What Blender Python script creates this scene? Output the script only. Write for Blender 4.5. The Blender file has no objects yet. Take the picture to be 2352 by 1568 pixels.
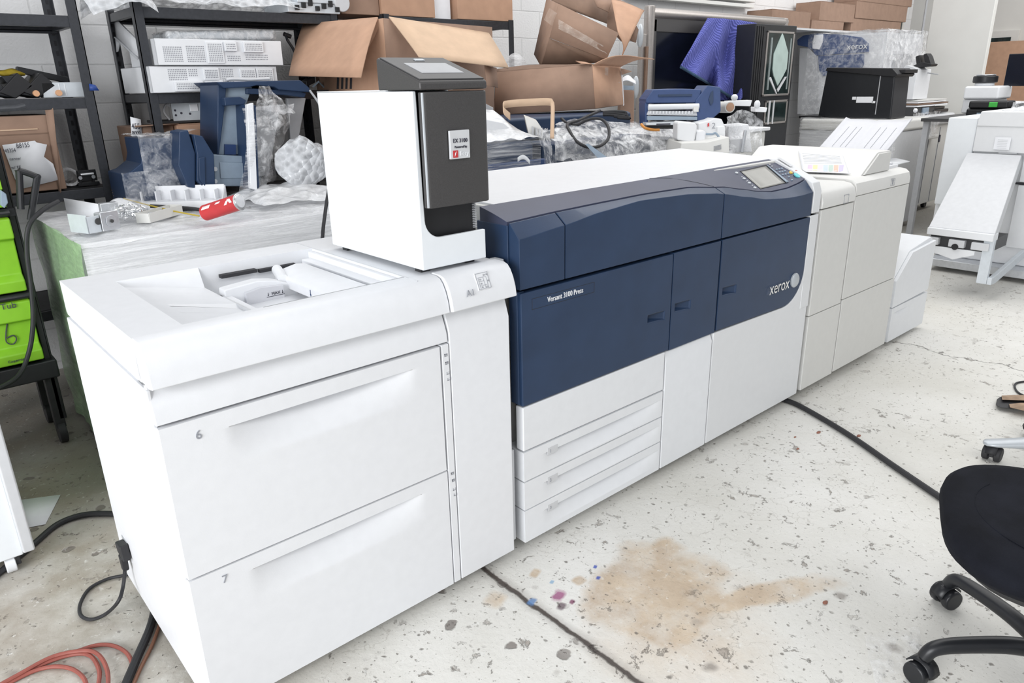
import bpy, bmesh, math, random
from mathutils import Vector, Matrix, noise
random.seed(7)
PI = math.pi
scene = bpy.context.scene
COL = scene.collection

# ------------------------------------------------------------------ camera (solved from the photograph)
CAM = (-0.3485, -1.5626, 1.5183)
YAW, PITCH, ROLL, FPX = -0.7161, -0.3395, -0.0225, 1669.12
_f = Vector((-math.sin(YAW)*math.cos(PITCH), math.cos(YAW)*math.cos(PITCH), math.sin(PITCH)))
_r0 = _f.cross(Vector((0, 0, 1))).normalized()
_u0 = _r0.cross(_f)
_r = _r0*math.cos(ROLL) + _u0*math.sin(ROLL)
_u = -_r0*math.sin(ROLL) + _u0*math.cos(ROLL)
cam_data = bpy.data.cameras.new('camera')
cam_data.sensor_width = 36
cam_data.lens = 36*FPX/2352
cam_data.clip_end = 200
cam = bpy.data.objects.new('camera', cam_data)
COL.objects.link(cam)
m = Matrix.Identity(4)
for i in range(3):
    m[i][0], m[i][1], m[i][2], m[i][3] = _r[i], _u[i], -_f[i], CAM[i]
cam.matrix_world = m
scene.camera = cam

def at(px, py, x=None, y=None, z=None):
    """surveyed point: where the sight line through a photo point meets the plane x=, y= or z="""
    v = _f + _r*((px-1176)/FPX) + _u*((784-py)/FPX)
    c = Vector(CAM)
    if x is not None: t = (x-c.x)/v.x
    elif y is not None: t = (y-c.y)/v.y
    else: t = (z-c.z)/v.z
    return c + v*t

# ------------------------------------------------------------------ materials
def nt(name):
    mt = bpy.data.materials.new(name); mt.use_nodes = True
    n = mt.node_tree.nodes; l = mt.node_tree.links
    return mt, n, l, n['Principled BSDF'], n['Material Output']
def pm(name, col, rough=0.5, metal=0.0, var=0.05, scale=30, bump=0.0, bscale=300, spec=0.5, coat=0):
    mt, n, l, b, o = nt(name)
    tc = n.new('ShaderNodeTexCoord')
    no = n.new('ShaderNodeTexNoise'); no.inputs['Scale'].default_value = scale; no.inputs['Detail'].default_value = 4
    l.new(tc.outputs['Object'], no.inputs['Vector'])
    rp = n.new('ShaderNodeValToRGB')
    rp.color_ramp.elements[0].position = 0.3; rp.color_ramp.elements[1].position = 0.7
    rp.color_ramp.elements[0].color = (*[c*(1-var) for c in col], 1)
    rp.color_ramp.elements[1].color = (*[min(1, c*(1+var)) for c in col], 1)
    l.new(no.outputs['Fac'], rp.inputs['Fac']); l.new(rp.outputs['Color'], b.inputs['Base Color'])
    b.inputs['Roughness'].default_value = rough; b.inputs['Metallic'].default_value = metal
    b.inputs['Specular IOR Level'].default_value = spec
    b.inputs['Coat Weight'].default_value = coat
    if bump:
        n2 = n.new('ShaderNodeTexNoise'); n2.inputs['Scale'].default_value = bscale
        l.new(tc.outputs['Object'], n2.inputs['Vector'])
        bp = n.new('ShaderNodeBump'); bp.inputs['Strength'].default_value = bump; bp.inputs['Distance'].default_value = 0.002
        l.new(n2.outputs['Fac'], bp.inputs['Height']); l.new(bp.outputs['Normal'], b.inputs['Normal'])
    return mt
def film(name, lo=0.1, hi=0.6, stretch=(1, 1, 1), scale=12, tint=(0.93, 0.94, 0.96), rough=0.12, bump=0.6):
    """thin clear plastic: see-through with streaky milky creases and highlights"""
    mt, n, l, b, o = nt(name)
    tc = n.new('ShaderNodeTexCoord'); mp = n.new('ShaderNodeMapping'); mp.inputs['Scale'].default_value = stretch
    l.new(tc.outputs['Object'], mp.inputs['Vector'])
    no = n.new('ShaderNodeTexNoise'); no.inputs['Scale'].default_value = scale; no.inputs['Detail'].default_value = 6
    no.inputs['Roughness'].default_value = 0.7; no.inputs['Distortion'].default_value = 0.6
    l.new(mp.outputs['Vector'], no.inputs['Vector'])
    mr = n.new('ShaderNodeMapRange'); mr.inputs['From Min'].default_value = 0.42; mr.inputs['From Max'].default_value = 0.68
    mr.inputs['To Min'].default_value = lo; mr.inputs['To Max'].default_value = hi
    l.new(no.outputs['Fac'], mr.inputs['Value'])
    bp = n.new('ShaderNodeBump'); bp.inputs['Strength'].default_value = bump; bp.inputs['Distance'].default_value = 0.01
    l.new(no.outputs['Fac'], bp.inputs['Height']); l.new(bp.outputs['Normal'], b.inputs['Normal'])
    b.inputs['Base Color'].default_value = (*tint, 1); b.inputs['Roughness'].default_value = rough
    b.inputs['Specular IOR Level'].default_value = 0.8
    tr = n.new('ShaderNodeBsdfTransparent'); mx = n.new('ShaderNodeMixShader')
    l.new(mr.outputs['Result'], mx.inputs['Fac']); l.new(tr.outputs['BSDF'], mx.inputs[1]); l.new(b.outputs['BSDF'], mx.inputs[2])
    l.new(mx.outputs['Shader'], o.inputs['Surface'])
    return mt
def bubble(name):
    mt, n, l, b, o = nt(name)
    tc = n.new('ShaderNodeTexCoord'); vo = n.new('ShaderNodeTexVoronoi'); vo.inputs['Scale'].default_value = 30
    l.new(tc.outputs['Object'], vo.inputs['Vector'])
    bp = n.new('ShaderNodeBump'); bp.inputs['Strength'].default_value = 1; bp.inputs['Distance'].default_value = 0.02; bp.invert = True
    l.new(vo.outputs['Distance'], bp.inputs['Height']); l.new(bp.outputs['Normal'], b.inputs['Normal'])
    b.inputs['Base Color'].default_value = (0.8, 0.82, 0.85, 1); b.inputs['Roughness'].default_value = 0.08
    mr = n.new('ShaderNodeMapRange'); mr.inputs['From Max'].default_value = 0.7
    mr.inputs['To Min'].default_value = 0.30; mr.inputs['To Max'].default_value = 0.75
    l.new(vo.outputs['Distance'], mr.inputs['Value'])
    tr = n.new('ShaderNodeBsdfTransparent'); mx = n.new('ShaderNodeMixShader')
    l.new(mr.outputs['Result'], mx.inputs['Fac']); l.new(tr.outputs['BSDF'], mx.inputs[1]); l.new(b.outputs['BSDF'], mx.inputs[2])
    l.new(mx.outputs['Shader'], o.inputs['Surface'])
    return mt
M = dict(
    warm=pm('warm_white_plastic', (0.775, 0.785, 0.81), 0.42, var=0.015, bump=0.05),
    white=pm('cool_white_plastic', (0.775, 0.79, 0.815), 0.42, var=0.015, bump=0.05),
    fin=pm('ivory_plastic', (0.665, 0.662, 0.64), 0.45, var=0.015, bump=0.06),
    grayw=pm('pale_grey_plastic', (0.60, 0.61, 0.63), 0.45, var=0.03),
    grayp=pm('grey_plastic', (0.42, 0.43, 0.45), 0.5, var=0.04),
    navy_sheen=pm('navy_plastic_top_sheen', (0.046, 0.054, 0.098), 0.5, var=0.06, scale=9, bump=0.10, bscale=500),  # navy lightened: the top deck's sheen is put into the base colour
    offw=pm('off_white_plastic', (0.735, 0.745, 0.76), 0.45, var=0.012, bump=0.05),
    navy=pm('navy_plastic', (0.020, 0.042, 0.094), 0.42, spec=0.4, var=0.10, scale=9, bump=0.10, bscale=500),
    navy2=pm('royal_navy_plastic', (0.030, 0.062, 0.17), 0.5, var=0.06),
    slate=pm('slate_blue_metal', (0.27, 0.34, 0.42), 0.5, var=0.05),
    char=pm('charcoal_metallic', (0.078, 0.075, 0.075), 0.42, 0.35, var=0.12, scale=400, bump=0.08, bscale=600),
    char2=pm('dark_charcoal', (0.05, 0.05, 0.052), 0.5, var=0.05),
    ctrlw=pm('white_painted_steel', (0.80, 0.83, 0.86), 0.4, var=0.01),
    black=pm('black_plastic', (0.012, 0.012, 0.014), 0.45, var=0.1),
    rubber=pm('black_rubber', (0.022, 0.022, 0.025), 0.6, var=0.15),
    gap=pm('dark_gap', (0.03, 0.03, 0.035), 0.8),
    rack=pm('grey_rack_steel', (0.052, 0.055, 0.063), 0.35, 0.4, var=0.12, scale=60),
    rackd=pm('dark_rack_board', (0.02, 0.02, 0.023), 0.7, var=0.2),
    metal=pm('galvanised_steel', (0.62, 0.64, 0.67), 0.35, 0.75, var=0.08),
    metw=pm('dull_zinc', (0.62, 0.66, 0.70), 0.5, 0.2, var=0.05),
    chrome=pm('chrome', (0.86, 0.87, 0.88), 0.12, 1.0, var=0.03),
    alu=pm('brushed_aluminium', (0.42, 0.39, 0.37), 0.38, 0.75, var=0.06, scale=80),
    tan=pm('cardboard', (0.475, 0.29, 0.195), 0.85, var=0.07, scale=14, bump=0.1, bscale=200),
    tanl=pm('light_cardboard', (0.60, 0.43, 0.30), 0.85, var=0.06, scale=14, bump=0.1, bscale=200),
    brown=pm('brown_cardboard', (0.30, 0.195, 0.142), 0.85, var=0.08, scale=14, bump=0.1, bscale=200),
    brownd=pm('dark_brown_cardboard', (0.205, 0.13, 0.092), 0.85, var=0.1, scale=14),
    paper=pm('paper', (0.82, 0.83, 0.86), 0.8, var=0.02),
    ink=pm('ink', (0.05, 0.05, 0.07), 0.7),
    inkg=pm('grey_ink', (0.30, 0.31, 0.34), 0.7),
    inkw=pm('white_ink', (0.85, 0.86, 0.88), 0.5),
    green=pm('lime_plastic', (0.24, 0.52, 0.025), 0.4, var=0.04),
    green2=pm('bright_green_plastic', (0.05, 0.42, 0.06), 0.4),
    blanket=pm('blue_quilt', (0.10, 0.12, 0.43), 0.95, var=0.22, scale=12, bump=0.9, bscale=90),
    blankb=pm('dark_teal_binding', (0.03, 0.07, 0.13), 0.9),
    finw=pm('cream_plastic', (0.72, 0.715, 0.695), 0.45, var=0.012),
    trayw=pm('tray_plastic', (0.60, 0.605, 0.64), 0.5, var=0.02),
    screen=pm('grey_lcd', (0.33, 0.325, 0.30), 0.3, var=0.04),
    dscreen=pm('dark_screen', (0.006, 0.008, 0.016), 0.18, var=0.4, scale=3),
    teal=pm('teal_button', (0.12, 0.58, 0.62), 0.4), red=pm('red_paint', (0.55, 0.04, 0.045), 0.4),
    yellow=pm('yellow_button', (0.75, 0.52, 0.09), 0.45), yell=pm('dull_yellow', (0.42, 0.31, 0.03), 0.6, var=0.2),
    copper=pm('copper', (0.75, 0.42, 0.24), 0.4, 0.4),
    bluet=pm('blue_tape', (0.02, 0.06, 0.26), 0.5), orange=pm('orange_plastic', (0.60, 0.25, 0.05), 0.5),
    hose=pm('red_brown_hose', (0.30, 0.085, 0.065), 0.55, var=0.12), hose2=pm('brown_hose', (0.22, 0.10, 0.06), 0.55),
    wood=pm('splintered_wood', (0.36, 0.25, 0.17), 0.85, var=0.3, scale=25), brick=pm('brick_chip', (0.30, 0.13, 0.09), 0.8),
    seat=pm('black_mesh_fabric', (0.009, 0.010, 0.015), 0.85, spec=0.15, var=0.35, scale=10, bump=0.5, bscale=700),
    silver=pm('silver_plastic', (0.50, 0.53, 0.56), 0.35, 0.3, var=0.03),
    smoke=pm('satin_black', (0.014, 0.015, 0.018), 0.38, var=0.1),
    frost=pm('frosted_glass', (0.42, 0.52, 0.49), 0.5, var=0.08, scale=10),
    dglass=pm('dark_glass', (0.012, 0.022, 0.022), 0.1, var=0.5, scale=12),
    wrap=film('stretch_film', 0.15, 0.75, (1.2, 1.2, 9), 5),
    wrapd=film('clear_film', 0.05, 0.42, (2, 2, 2), 9),
    wrapc=film('crumpled_film', 0.12, 0.9, (1, 1, 1), 16, bump=1.0),
    wrapw=film('white_streaked_film', 0.5, 0.97, (0.6, 0.6, 14), 6),
    wraps=film('streaky_film', 0.05, 0.55, (0.6, 0.6, 14), 6),
    wrapg=film('green_cast_film', 0.72, 0.97, (2, 3, 9), 5, tint=(0.40, 0.60, 0.34), rough=0.35, bump=1.0),  # green reflection put into the film's tint
    wrapm=film('milky_film', 0.55, 0.95, (1.5, 1.5, 5), 5, bump=0.8),
    bubble=bubble('bubble_wrap'),
    tape=film('packing_tape', 0.15, 0.5, (1, 1, 1), 14, tint=(0.75, 0.66, 0.58)),
)
def quilt_mat():
    mt, n, l, b, o = nt('quilted_blue_cloth')
    tc = n.new('ShaderNodeTexCoord'); wv = n.new('ShaderNodeTexWave'); wv.wave_type = 'BANDS'; wv.bands_direction = 'DIAGONAL'
    wv.inputs['Scale'].default_value = 16; wv.inputs['Distortion'].default_value = 3.5; wv.inputs['Detail Scale'].default_value = 1.5
    l.new(tc.outputs['Object'], wv.inputs['Vector'])
    rp = n.new('ShaderNodeValToRGB'); rp.color_ramp.elements[0].color = (0.062, 0.075, 0.30, 1); rp.color_ramp.elements[1].color = (0.125, 0.14, 0.46, 1)
    l.new(wv.outputs['Fac'], rp.inputs['Fac']); l.new(rp.outputs['Color'], b.inputs['Base Color'])
    bp = n.new('ShaderNodeBump'); bp.inputs['Strength'].default_value = 0.7; bp.inputs['Distance'].default_value = 0.01
    l.new(wv.outputs['Fac'], bp.inputs['Height']); l.new(bp.outputs['Normal'], b.inputs['Normal']); b.inputs['Roughness'].default_value = 0.95
    return mt
M['blanket'] = quilt_mat()
def glass_mat():
    mt, n, l, b, o = nt('clear_pane')
    b.inputs['Base Color'].default_value = (0.75, 0.85, 0.85, 1); b.inputs['Roughness'].default_value = 0.03
    tr = n.new('ShaderNodeBsdfTransparent'); mx = n.new('ShaderNodeMixShader'); mx.inputs['Fac'].default_value = 0.3
    l.new(tr.outputs['BSDF'], mx.inputs[1]); l.new(b.outputs['BSDF'], mx.inputs[2]); l.new(mx.outputs['Shader'], o.inputs['Surface'])
    return mt
M['glass'] = glass_mat()

# ------------------------------------------------------------------ mesh builder (world coordinates)
class MB:
    def __init__(s): s.v = []; s.f = []
    def add(s, vs, fs):
        k = len(s.v); s.v += [Vector(p) for p in vs]; s.f += [tuple(i+k for i in f) for f in fs]; return s
    def box(s, x0, x1, y0, y1, z0, z1):
        return s.add([(x0,y0,z0),(x1,y0,z0),(x1,y1,z0),(x0,y1,z0),(x0,y0,z1),(x1,y0,z1),(x1,y1,z1),(x0,y1,z1)],
                     [(3,2,1,0),(4,5,6,7),(0,1,5,4),(1,2,6,5),(2,3,7,6),(3,0,4,7)])
    def obox(s, c, u, v, w):
        """box from a corner-free centre c and half vectors u,v,w"""
        c, u, v, w = map(Vector, (c, u, v, w))
        return s.add([c-u-v-w, c+u-v-w, c+u+v-w, c-u+v-w, c-u-v+w, c+u-v+w, c+u+v+w, c-u+v+w],
                     [(3,2,1,0),(4,5,6,7),(0,1,5,4),(1,2,6,5),(2,3,7,6),(3,0,4,7)])
    def prism(s, poly, ax, a, b):
        """poly in the plane across axis ax ('x': (y,z), 'y': (x,z), 'z': (x,y)), from a to b"""
        def P(p, t): return (t, p[0], p[1]) if ax == 'x' else (p[0], t, p[1]) if ax == 'y' else (p[0], p[1], t)
        n = len(poly)
        return s.add([P(p, a) for p in poly] + [P(p, b) for p in poly],
                     [tuple(range(n)), tuple(range(2*n-1, n-1, -1))] + [(i, i+n, (i+1) % n + n, (i+1) % n) for i in range(n)])
    def quad(s, *pts): return s.add(pts, [tuple(range(len(pts)))])
    def loft(s, rings, closed=True, caps=True):
        n = len(rings[0]); vs = [p for r in rings for p in r]; fs = []
        for i in range(len(rings)-1):
            for j in range(n if closed else n-1):
                k = (j+1) % n; fs.append((i*n+j, i*n+k, (i+1)*n+k, (i+1)*n+j))
        if caps and closed: fs += [tuple(range(n-1, -1, -1)), tuple((len(rings)-1)*n+j for j in range(n))]
        return s.add(vs, fs)
    def tube(s, pts, r, n=8, closed=False):
        pts = [Vector(p) for p in pts]; rings = []; N = len(pts); up = None
        for i, p in enumerate(pts):
            t = (pts[(i+1) % N]-pts[i-1]) if closed else (pts[min(i+1, N-1)]-pts[max(i-1, 0)])
            t.normalize()
            if up is None:
                up = Vector((0, 0, 1)) if abs(t.z) < 0.9 else Vector((1, 0, 0))
            a = t.cross(up).normalized(); up = a.cross(t).normalized()
            rr = r[i] if isinstance(r, (list, tuple)) else r
            rings.append([p + a*rr*math.cos(2*PI*k/n) + up*rr*math.sin(2*PI*k/n) for k in range(n)])
        if closed: rings.append(rings[0])
        return s.loft(rings, True, not closed)
    def cyl(s, a, b, r, n=20, r2=None): return s.tube([a, b], [r, r if r2 is None else r2], n)
    def grid(s, fn, nu, nv):
        vs = [fn(i/nu, j/nv) for j in range(nv+1) for i in range(nu+1)]
        return s.add(vs, [(j*(nu+1)+i, j*(nu+1)+i+1, (j+1)*(nu+1)+i+1, (j+1)*(nu+1)+i) for j in range(nv) for i in range(nu)])
    def sphere(s, c, r, sx=1, sy=1, sz=1, n=14, m=8):
        c = Vector(c)
        rings = [[c + Vector((r*sx*math.sin(PI*i/m)*math.cos(2*PI*j/n), r*sy*math.sin(PI*i/m)*math.sin(2*PI*j/n), r*sz*math.cos(PI*i/m))) for j in range(n)] for i in range(1, m)]
        k = len(s.v); s.loft(rings, True, True); return s
    def xf(s, mat, start=0):
        for i in range(start, len(s.v)): s.v[i] = mat @ s.v[i]
        return s
    def jitter(s, amp, sc=8, start=0, seed=0):
        for i in range(start, len(s.v)):
            p = s.v[i]*sc + Vector((seed, seed*2.3, seed*.7)); s.v[i] = s.v[i] + noise.noise_vector(p)*amp
        return s

def spline(pts, n=8):
    pts = [Vector(p) for p in pts]; out = []
    P = [pts[0]] + pts + [pts[-1]]
    for i in range(1, len(P)-2):
        for k in range(n):
            t = k/n; a, b, c, d = P[i-1], P[i], P[i+1], P[i+2]
            out.append(0.5*((2*b) + (c-a)*t + (2*a-5*b+4*c-d)*t*t + (3*b-a-3*c+d)*t**3))
    out.append(pts[-1]); return out
def interp(tab, x):
    if x <= tab[0][0]: return tab[0][1]
    for (a, va), (b, vb) in zip(tab, tab[1:]):
        if x <= b:
            t = (x-a)/(b-a); t = t*t*(3-2*t)*0.35 + t*0.65
            return va + (vb-va)*t
    return tab[-1][1]

ROOT = {}
def _mesh_obj(name, mb, mat, origin, bevel=0, solid=0, smooth=35, sub=0):
    me = bpy.data.meshes.new(name)
    me.from_pydata([tuple(Vector(p)-origin) for p in mb.v], [], mb.f)
    bm = bmesh.new(); bm.from_mesh(me); bmesh.ops.recalc_face_normals(bm, faces=bm.faces); bm.to_mesh(me); bm.free()
    me.materials.append(M[mat] if isinstance(mat, str) else mat)
    if smooth:
        for p in me.polygons: p.use_smooth = True
        me.set_sharp_from_angle(angle=math.radians(smooth))
    o = bpy.data.objects.new(name, me); COL.objects.link(o)
    if solid:
        md = o.modifiers.new('thickness', 'SOLIDIFY'); md.thickness = solid; md.offset = 0
    if sub:
        md = o.modifiers.new('subdiv', 'SUBSURF'); md.levels = sub; md.render_levels = sub
    if bevel:
        md = o.modifiers.new('edges', 'BEVEL'); md.width = bevel; md.segments = 2; md.limit_method = 'ANGLE'; md.angle_limit = math.radians(40); md.harden_normals = True
    return o
def tag(o, label, cat, group=None, kind=None):
    if label: o['label'] = label
    if cat: o['category'] = cat
    if group: o['group'] = group
    if kind: o['kind'] = kind
    return o
def thing(name, label, cat, loc, group=None):
    o = bpy.data.objects.new(name, None); COL.objects.link(o); o.empty_display_size = 0.05
    o.location = Vector(loc); ROOT[o] = Vector(loc); return tag(o, label, cat, group)
def part(name, mb, mat, parent, label=None, **k):
    o = _mesh_obj(name, mb, mat, ROOT[parent], **k); o.parent = parent; ROOT[o] = ROOT[parent]
    if label: o['label'] = label
    return o
def solo(name, label, cat, mb, mat, group=None, kind=None, **k):
    xs = [p.x for p in mb.v]; ys = [p.y for p in mb.v]; zs = [p.z for p in mb.v]
    org = Vector(((min(xs)+max(xs))/2, (min(ys)+max(ys))/2, min(zs)))
    o = _mesh_obj(name, mb, mat, org, **k); o.location = org; ROOT[o] = org
    return tag(o, label, cat, group, kind)
def struct(name, mb, mat, label=None, **k):
    o = solo(name, label, None, mb, mat, **k); o['kind'] = 'structure'; return o
def text_mb(body, size, o, u, v, extrude=0.0008, align='LEFT', shear=0, xs=1.0):
    """lettering as mesh: origin o, reading direction u, up v (unit vectors)"""
    cu = bpy.data.curves.new('lettering', 'FONT'); cu.body = body; cu.size = size; cu.extrude = extrude; cu.align_x = align; cu.shear = shear
    cu.resolution_u = 3
    ob = bpy.data.objects.new('lettering', cu); COL.objects.link(ob)
    bpy.context.view_layer.update()
    me = bpy.data.meshes.new_from_object(ob)
    u = Vector(u).normalized(); v = Vector(v).normalized(); w = u.cross(v); o = Vector(o)
    mb = MB(); mb.add([o + u*p.co.x*xs + v*p.co.y + w*p.co.z for p in me.vertices], [tuple(p.vertices) for p in me.polygons])
    bpy.data.objects.remove(ob); bpy.data.curves.remove(cu); bpy.data.meshes.remove(me)
    return mb
def cut(o, mb):
    """subtract a solid from a part and keep the plain result"""
    c = _mesh_obj('cutter', mb, 'gap', ROOT[o], smooth=0)
    c.location = o.matrix_world.translation if o.parent is None else ROOT[o]
    md = o.modifiers.new('cut', 'BOOLEAN'); md.object = c; md.operation = 'DIFFERENCE'; md.solver = 'EXACT'
    others = [(k.type, k.name) for k in o.modifiers if k != md]
    for k in o.modifiers:
        if k != md: k.show_viewport = False
    while o.modifiers[0] != md: o.modifiers.move(o.modifiers.find('cut'), 0)
    bpy.context.view_layer.update()
    dg = bpy.context.evaluated_depsgraph_get()
    me = bpy.data.meshes.new_from_object(o.evaluated_get(dg))
    old = o.data; o.modifiers.remove(md); o.data = me
    for p in me.polygons: p.use_smooth = True; p.material_index = 0
    while len(me.materials) > 1: me.materials.pop()
    me.set_sharp_from_angle(angle=math.radians(35))
    for k in o.modifiers: k.show_viewport = True
    bpy.data.meshes.remove(old); bpy.data.objects.remove(c)
    return o
# ------------------------------------------------------------------ setting: floor, walls, pillar
def floor_mat():
    mt, n, l, b, o = nt('painted_concrete')
    tc = n.new('ShaderNodeTexCoord'); geo = n.new('ShaderNodeNewGeometry')
    pos = geo.outputs['Position']
    def N(t, **k):
        x = n.new(t)
        for a, v in k.items():
            if a in x.inputs: x.inputs[a].default_value = v
            else: setattr(x, a, v)
        return x
    def noise_(sc, det=5, rough=0.6, dist=0, vec=pos):
        x = N('ShaderNodeTexNoise', Scale=sc, Detail=det, Roughness=rough, Distortion=dist); l.new(vec, x.inputs['Vector']); return x.outputs['Fac']
    def mrange(v, a, b_, c=0, d=1):
        x = N('ShaderNodeMapRange'); l.new(v, x.inputs['Value'])
        for k, w in zip(('From Min', 'From Max', 'To Min', 'To Max'), (a, b_, c, d)): x.inputs[k].default_value = w
        return x.outputs['Result']
    def math_(op, a, b_=None):
        x = N('ShaderNodeMath', operation=op)
        for i, q in enumerate((a, b_)):
            if q is None: continue
            if isinstance(q, (int, float)): x.inputs[i].default_value = q
            else: l.new(q, x.inputs[i])
        return x.outputs[0]
    def mix(f, c1, c2):
        x = n.new('ShaderNodeMix'); x.data_type = 'RGBA'
        l.new(f, x.inputs[0])
        for i, c in ((6, c1), (7, c2)):
            if isinstance(c, tuple): x.inputs[i].default_value = (*c, 1)
            else: l.new(c, x.inputs[i])
        return x.outputs[2]
    sep = N('ShaderNodeSeparateXYZ'); l.new(pos, sep.inputs[0]); X, Y = sep.outputs[0], sep.outputs[1]
    big = noise_(1.3, 5); col = mix(mrange(big, 0.35, 0.7), (0.66, 0.645, 0.595), (0.79, 0.78, 0.745))
    # greyer, dirtier strip behind and beside the machines
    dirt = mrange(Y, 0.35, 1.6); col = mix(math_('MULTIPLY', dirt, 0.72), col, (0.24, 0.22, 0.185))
    left = math_('MULTIPLY', mrange(X, 0.45, -0.1), mrange(noise_(4.2, 7), 0.30, 0.60)); col = mix(math_('MULTIPLY', left, 0.8), col, (0.30, 0.255, 0.20))
    # tan stain patches
    def blob(cx, cy, rx, ry, ang, soft=0.25, wob=0.5, sc=7):
        dx = math_('SUBTRACT', X, cx); dy = math_('SUBTRACT', Y, cy); ca, sa = math.cos(ang), math.sin(ang)
        u = math_('DIVIDE', math_('ADD', math_('MULTIPLY', dx, ca), math_('MULTIPLY', dy, sa)), rx)
        v = math_('DIVIDE', math_('SUBTRACT', math_('MULTIPLY', dy, ca), math_('MULTIPLY', dx, sa)), ry)
        d = math_('POWER', math_('ADD', math_('POWER', math_('ABSOLUTE', u), 4), math_('POWER', math_('ABSOLUTE', v), 4)), 0.25)
        d = math_('ADD', d, math_('MULTIPLY', math_('SUBTRACT', noise_(sc, 6), 0.5), wob))
        return mrange(d, 1+soft, 1-soft)
    tan_ = blob(1.23, -0.42, 0.23, 0.19, 0.30, 0.12, 0.55); tan7 = math_('MULTIPLY', blob(1.16, -0.56, 0.22, 0.20, 0.6, 0.5, 0.8), 0.6)
    tan2 = blob(1.47, -0.66, 0.20, 0.045, -0.45, 0.25, 1.5); tan3 = blob(1.43, -0.30, 0.06, 0.05, 0, 0.3, 1.2)
    tan4 = blob(0.83, -0.10, 0.035, 0.03, 0.4, 0.3, 0.8); tan5 = blob(1.01, -0.09, 0.022, 0.014, 0.4, 0.3, 0.8); tan6 = blob(1.09, -0.215, 0.02, 0.018, 0, 0.3, 0.6)
    tm = tan_
    for q in (tan2, tan3, tan4, tan5, tan6, tan7): tm = math_('MAXIMUM', tm, q)
    col = mix(math_('MULTIPLY', math_('MULTIPLY', tm, mrange(noise_(6, 8, .7), 0.30, 0.55, .35, 1)), 0.78), col, mix(mrange(noise_(9, 6), 0.35, 0.65), (0.60, 0.46, 0.31), (0.45, 0.315, 0.19)))
    # chipped grey blotches
    def chips(sc, th, r0, r1, c, mask=None, amt=0.85):
        nonlocal col
        vn = N('ShaderNodeTexNoise', Scale=14.0, Detail=4.0); l.new(pos, vn.inputs['Vector'])
        va = N('ShaderNodeVectorMath', operation='MULTIPLY_ADD'); l.new(vn.outputs['Color'], va.inputs[0]); va.inputs[1].default_value = (0.045,)*3; l.new(pos, va.inputs[2])
        vo = N('ShaderNodeTexVoronoi', Scale=sc); l.new(va.outputs[0], vo.inputs['Vector'])
        s2 = N('ShaderNodeSeparateColor'); l.new(vo.outputs['Color'], s2.inputs[0])
        f = math_('MULTIPLY', mrange(vo.outputs['Distance'], r1, r0), math_('GREATER_THAN', s2.outputs[0], th))
        if mask is not None: f = math_('MULTIPLY', f, mask)
        col = mix(math_('MULTIPLY', f, amt), col, c); return f
    f1 = chips(13, 0.72, 0.20, 0.26, (0.19, 0.165, 0.15), mrange(X, 1.05, 0.8))
    f2 = chips(9, 0.86, 0.08, 0.22, (0.25, 0.22, 0.195), mrange(noise_(1.7, 3), 0.45, 0.55), 0.75)
    f3 = chips(34, 0.84, 0.10, 0.26, (0.19, 0.17, 0.15), mrange(noise_(2.6, 4), 0.40, 0.52), 0.85)
    f4 = chips(70, 0.88, 0.12, 0.28, (0.24, 0.21, 0.18), None, 0.7)
    pt = math_('MULTIPLY', mrange(noise_(15, 9, .72, .4), 0.60, 0.635), mrange(noise_(1.4, 4), 0.44, 0.56)); col = mix(math_('MULTIPLY', pt, 0.7), col, (0.27, 0.225, 0.19))
    pt2 = mrange(noise_(38, 8, .75, .5), 0.645, 0.68); col = mix(math_('MULTIPLY', pt2, 0.7), col, (0.28, 0.25, 0.21))
    pale = mrange(noise_(30, 7, .7), 0.60, 0.66); col = mix(math_('MULTIPLY', pale, 0.45), col, (0.84, 0.84, 0.81))
    sp = mrange(noise_(110, 3, 0.7), 0.63, 0.70); col = mix(math_('MULTIPLY', sp, 0.6), col, (0.24, 0.21, 0.17))
    # hairline cracks and the saw-cut joint
    jw = math_('ABSOLUTE', math_('SUBTRACT', math_('SUBTRACT', X, 0.90), math_('MULTIPLY', math_('SUBTRACT', noise_(9, 5), 0.5), 0.035)))
    jm = math_('MULTIPLY', mrange(jw, 0.011, 0.005), mrange(Y, 0.5, 0.3))
    col = mix(math_('MULTIPLY', mrange(jw, 0.035, 0.008), 0.35), col, (0.16, 0.13, 0.115)); col = mix(jm, col, (0.085, 0.07, 0.062))
    cr = math_('ABSOLUTE', math_('SUBTRACT', math_('SUBTRACT', X, 4.12), math_('MULTIPLY', math_('SUBTRACT', noise_(2.4, 5), 0.5), 0.5)))
    col = mix(math_('MULTIPLY', mrange(cr, 0.008, 0.003), 0.8), col, (0.13, 0.12, 0.11))
    vc = N('ShaderNodeTexVoronoi', Scale=1.1, feature='DISTANCE_TO_EDGE')
    vn = N('ShaderNodeTexNoise', Scale=5.0, Detail=5.0); l.new(pos, vn.inputs['Vector'])
    va = N('ShaderNodeVectorMath', operation='MULTIPLY_ADD'); l.new(vn.outputs['Color'], va.inputs[0]); va.inputs[1].default_value = (0.5,)*3; l.new(pos, va.inputs[2])
    l.new(va.outputs[0], vc.inputs['Vector'])
    col = mix(math_('MULTIPLY', mrange(vc.outputs['Distance'], 0.0035, 0.0), 0.3), col, (0.25, 0.22, 0.18))
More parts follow.
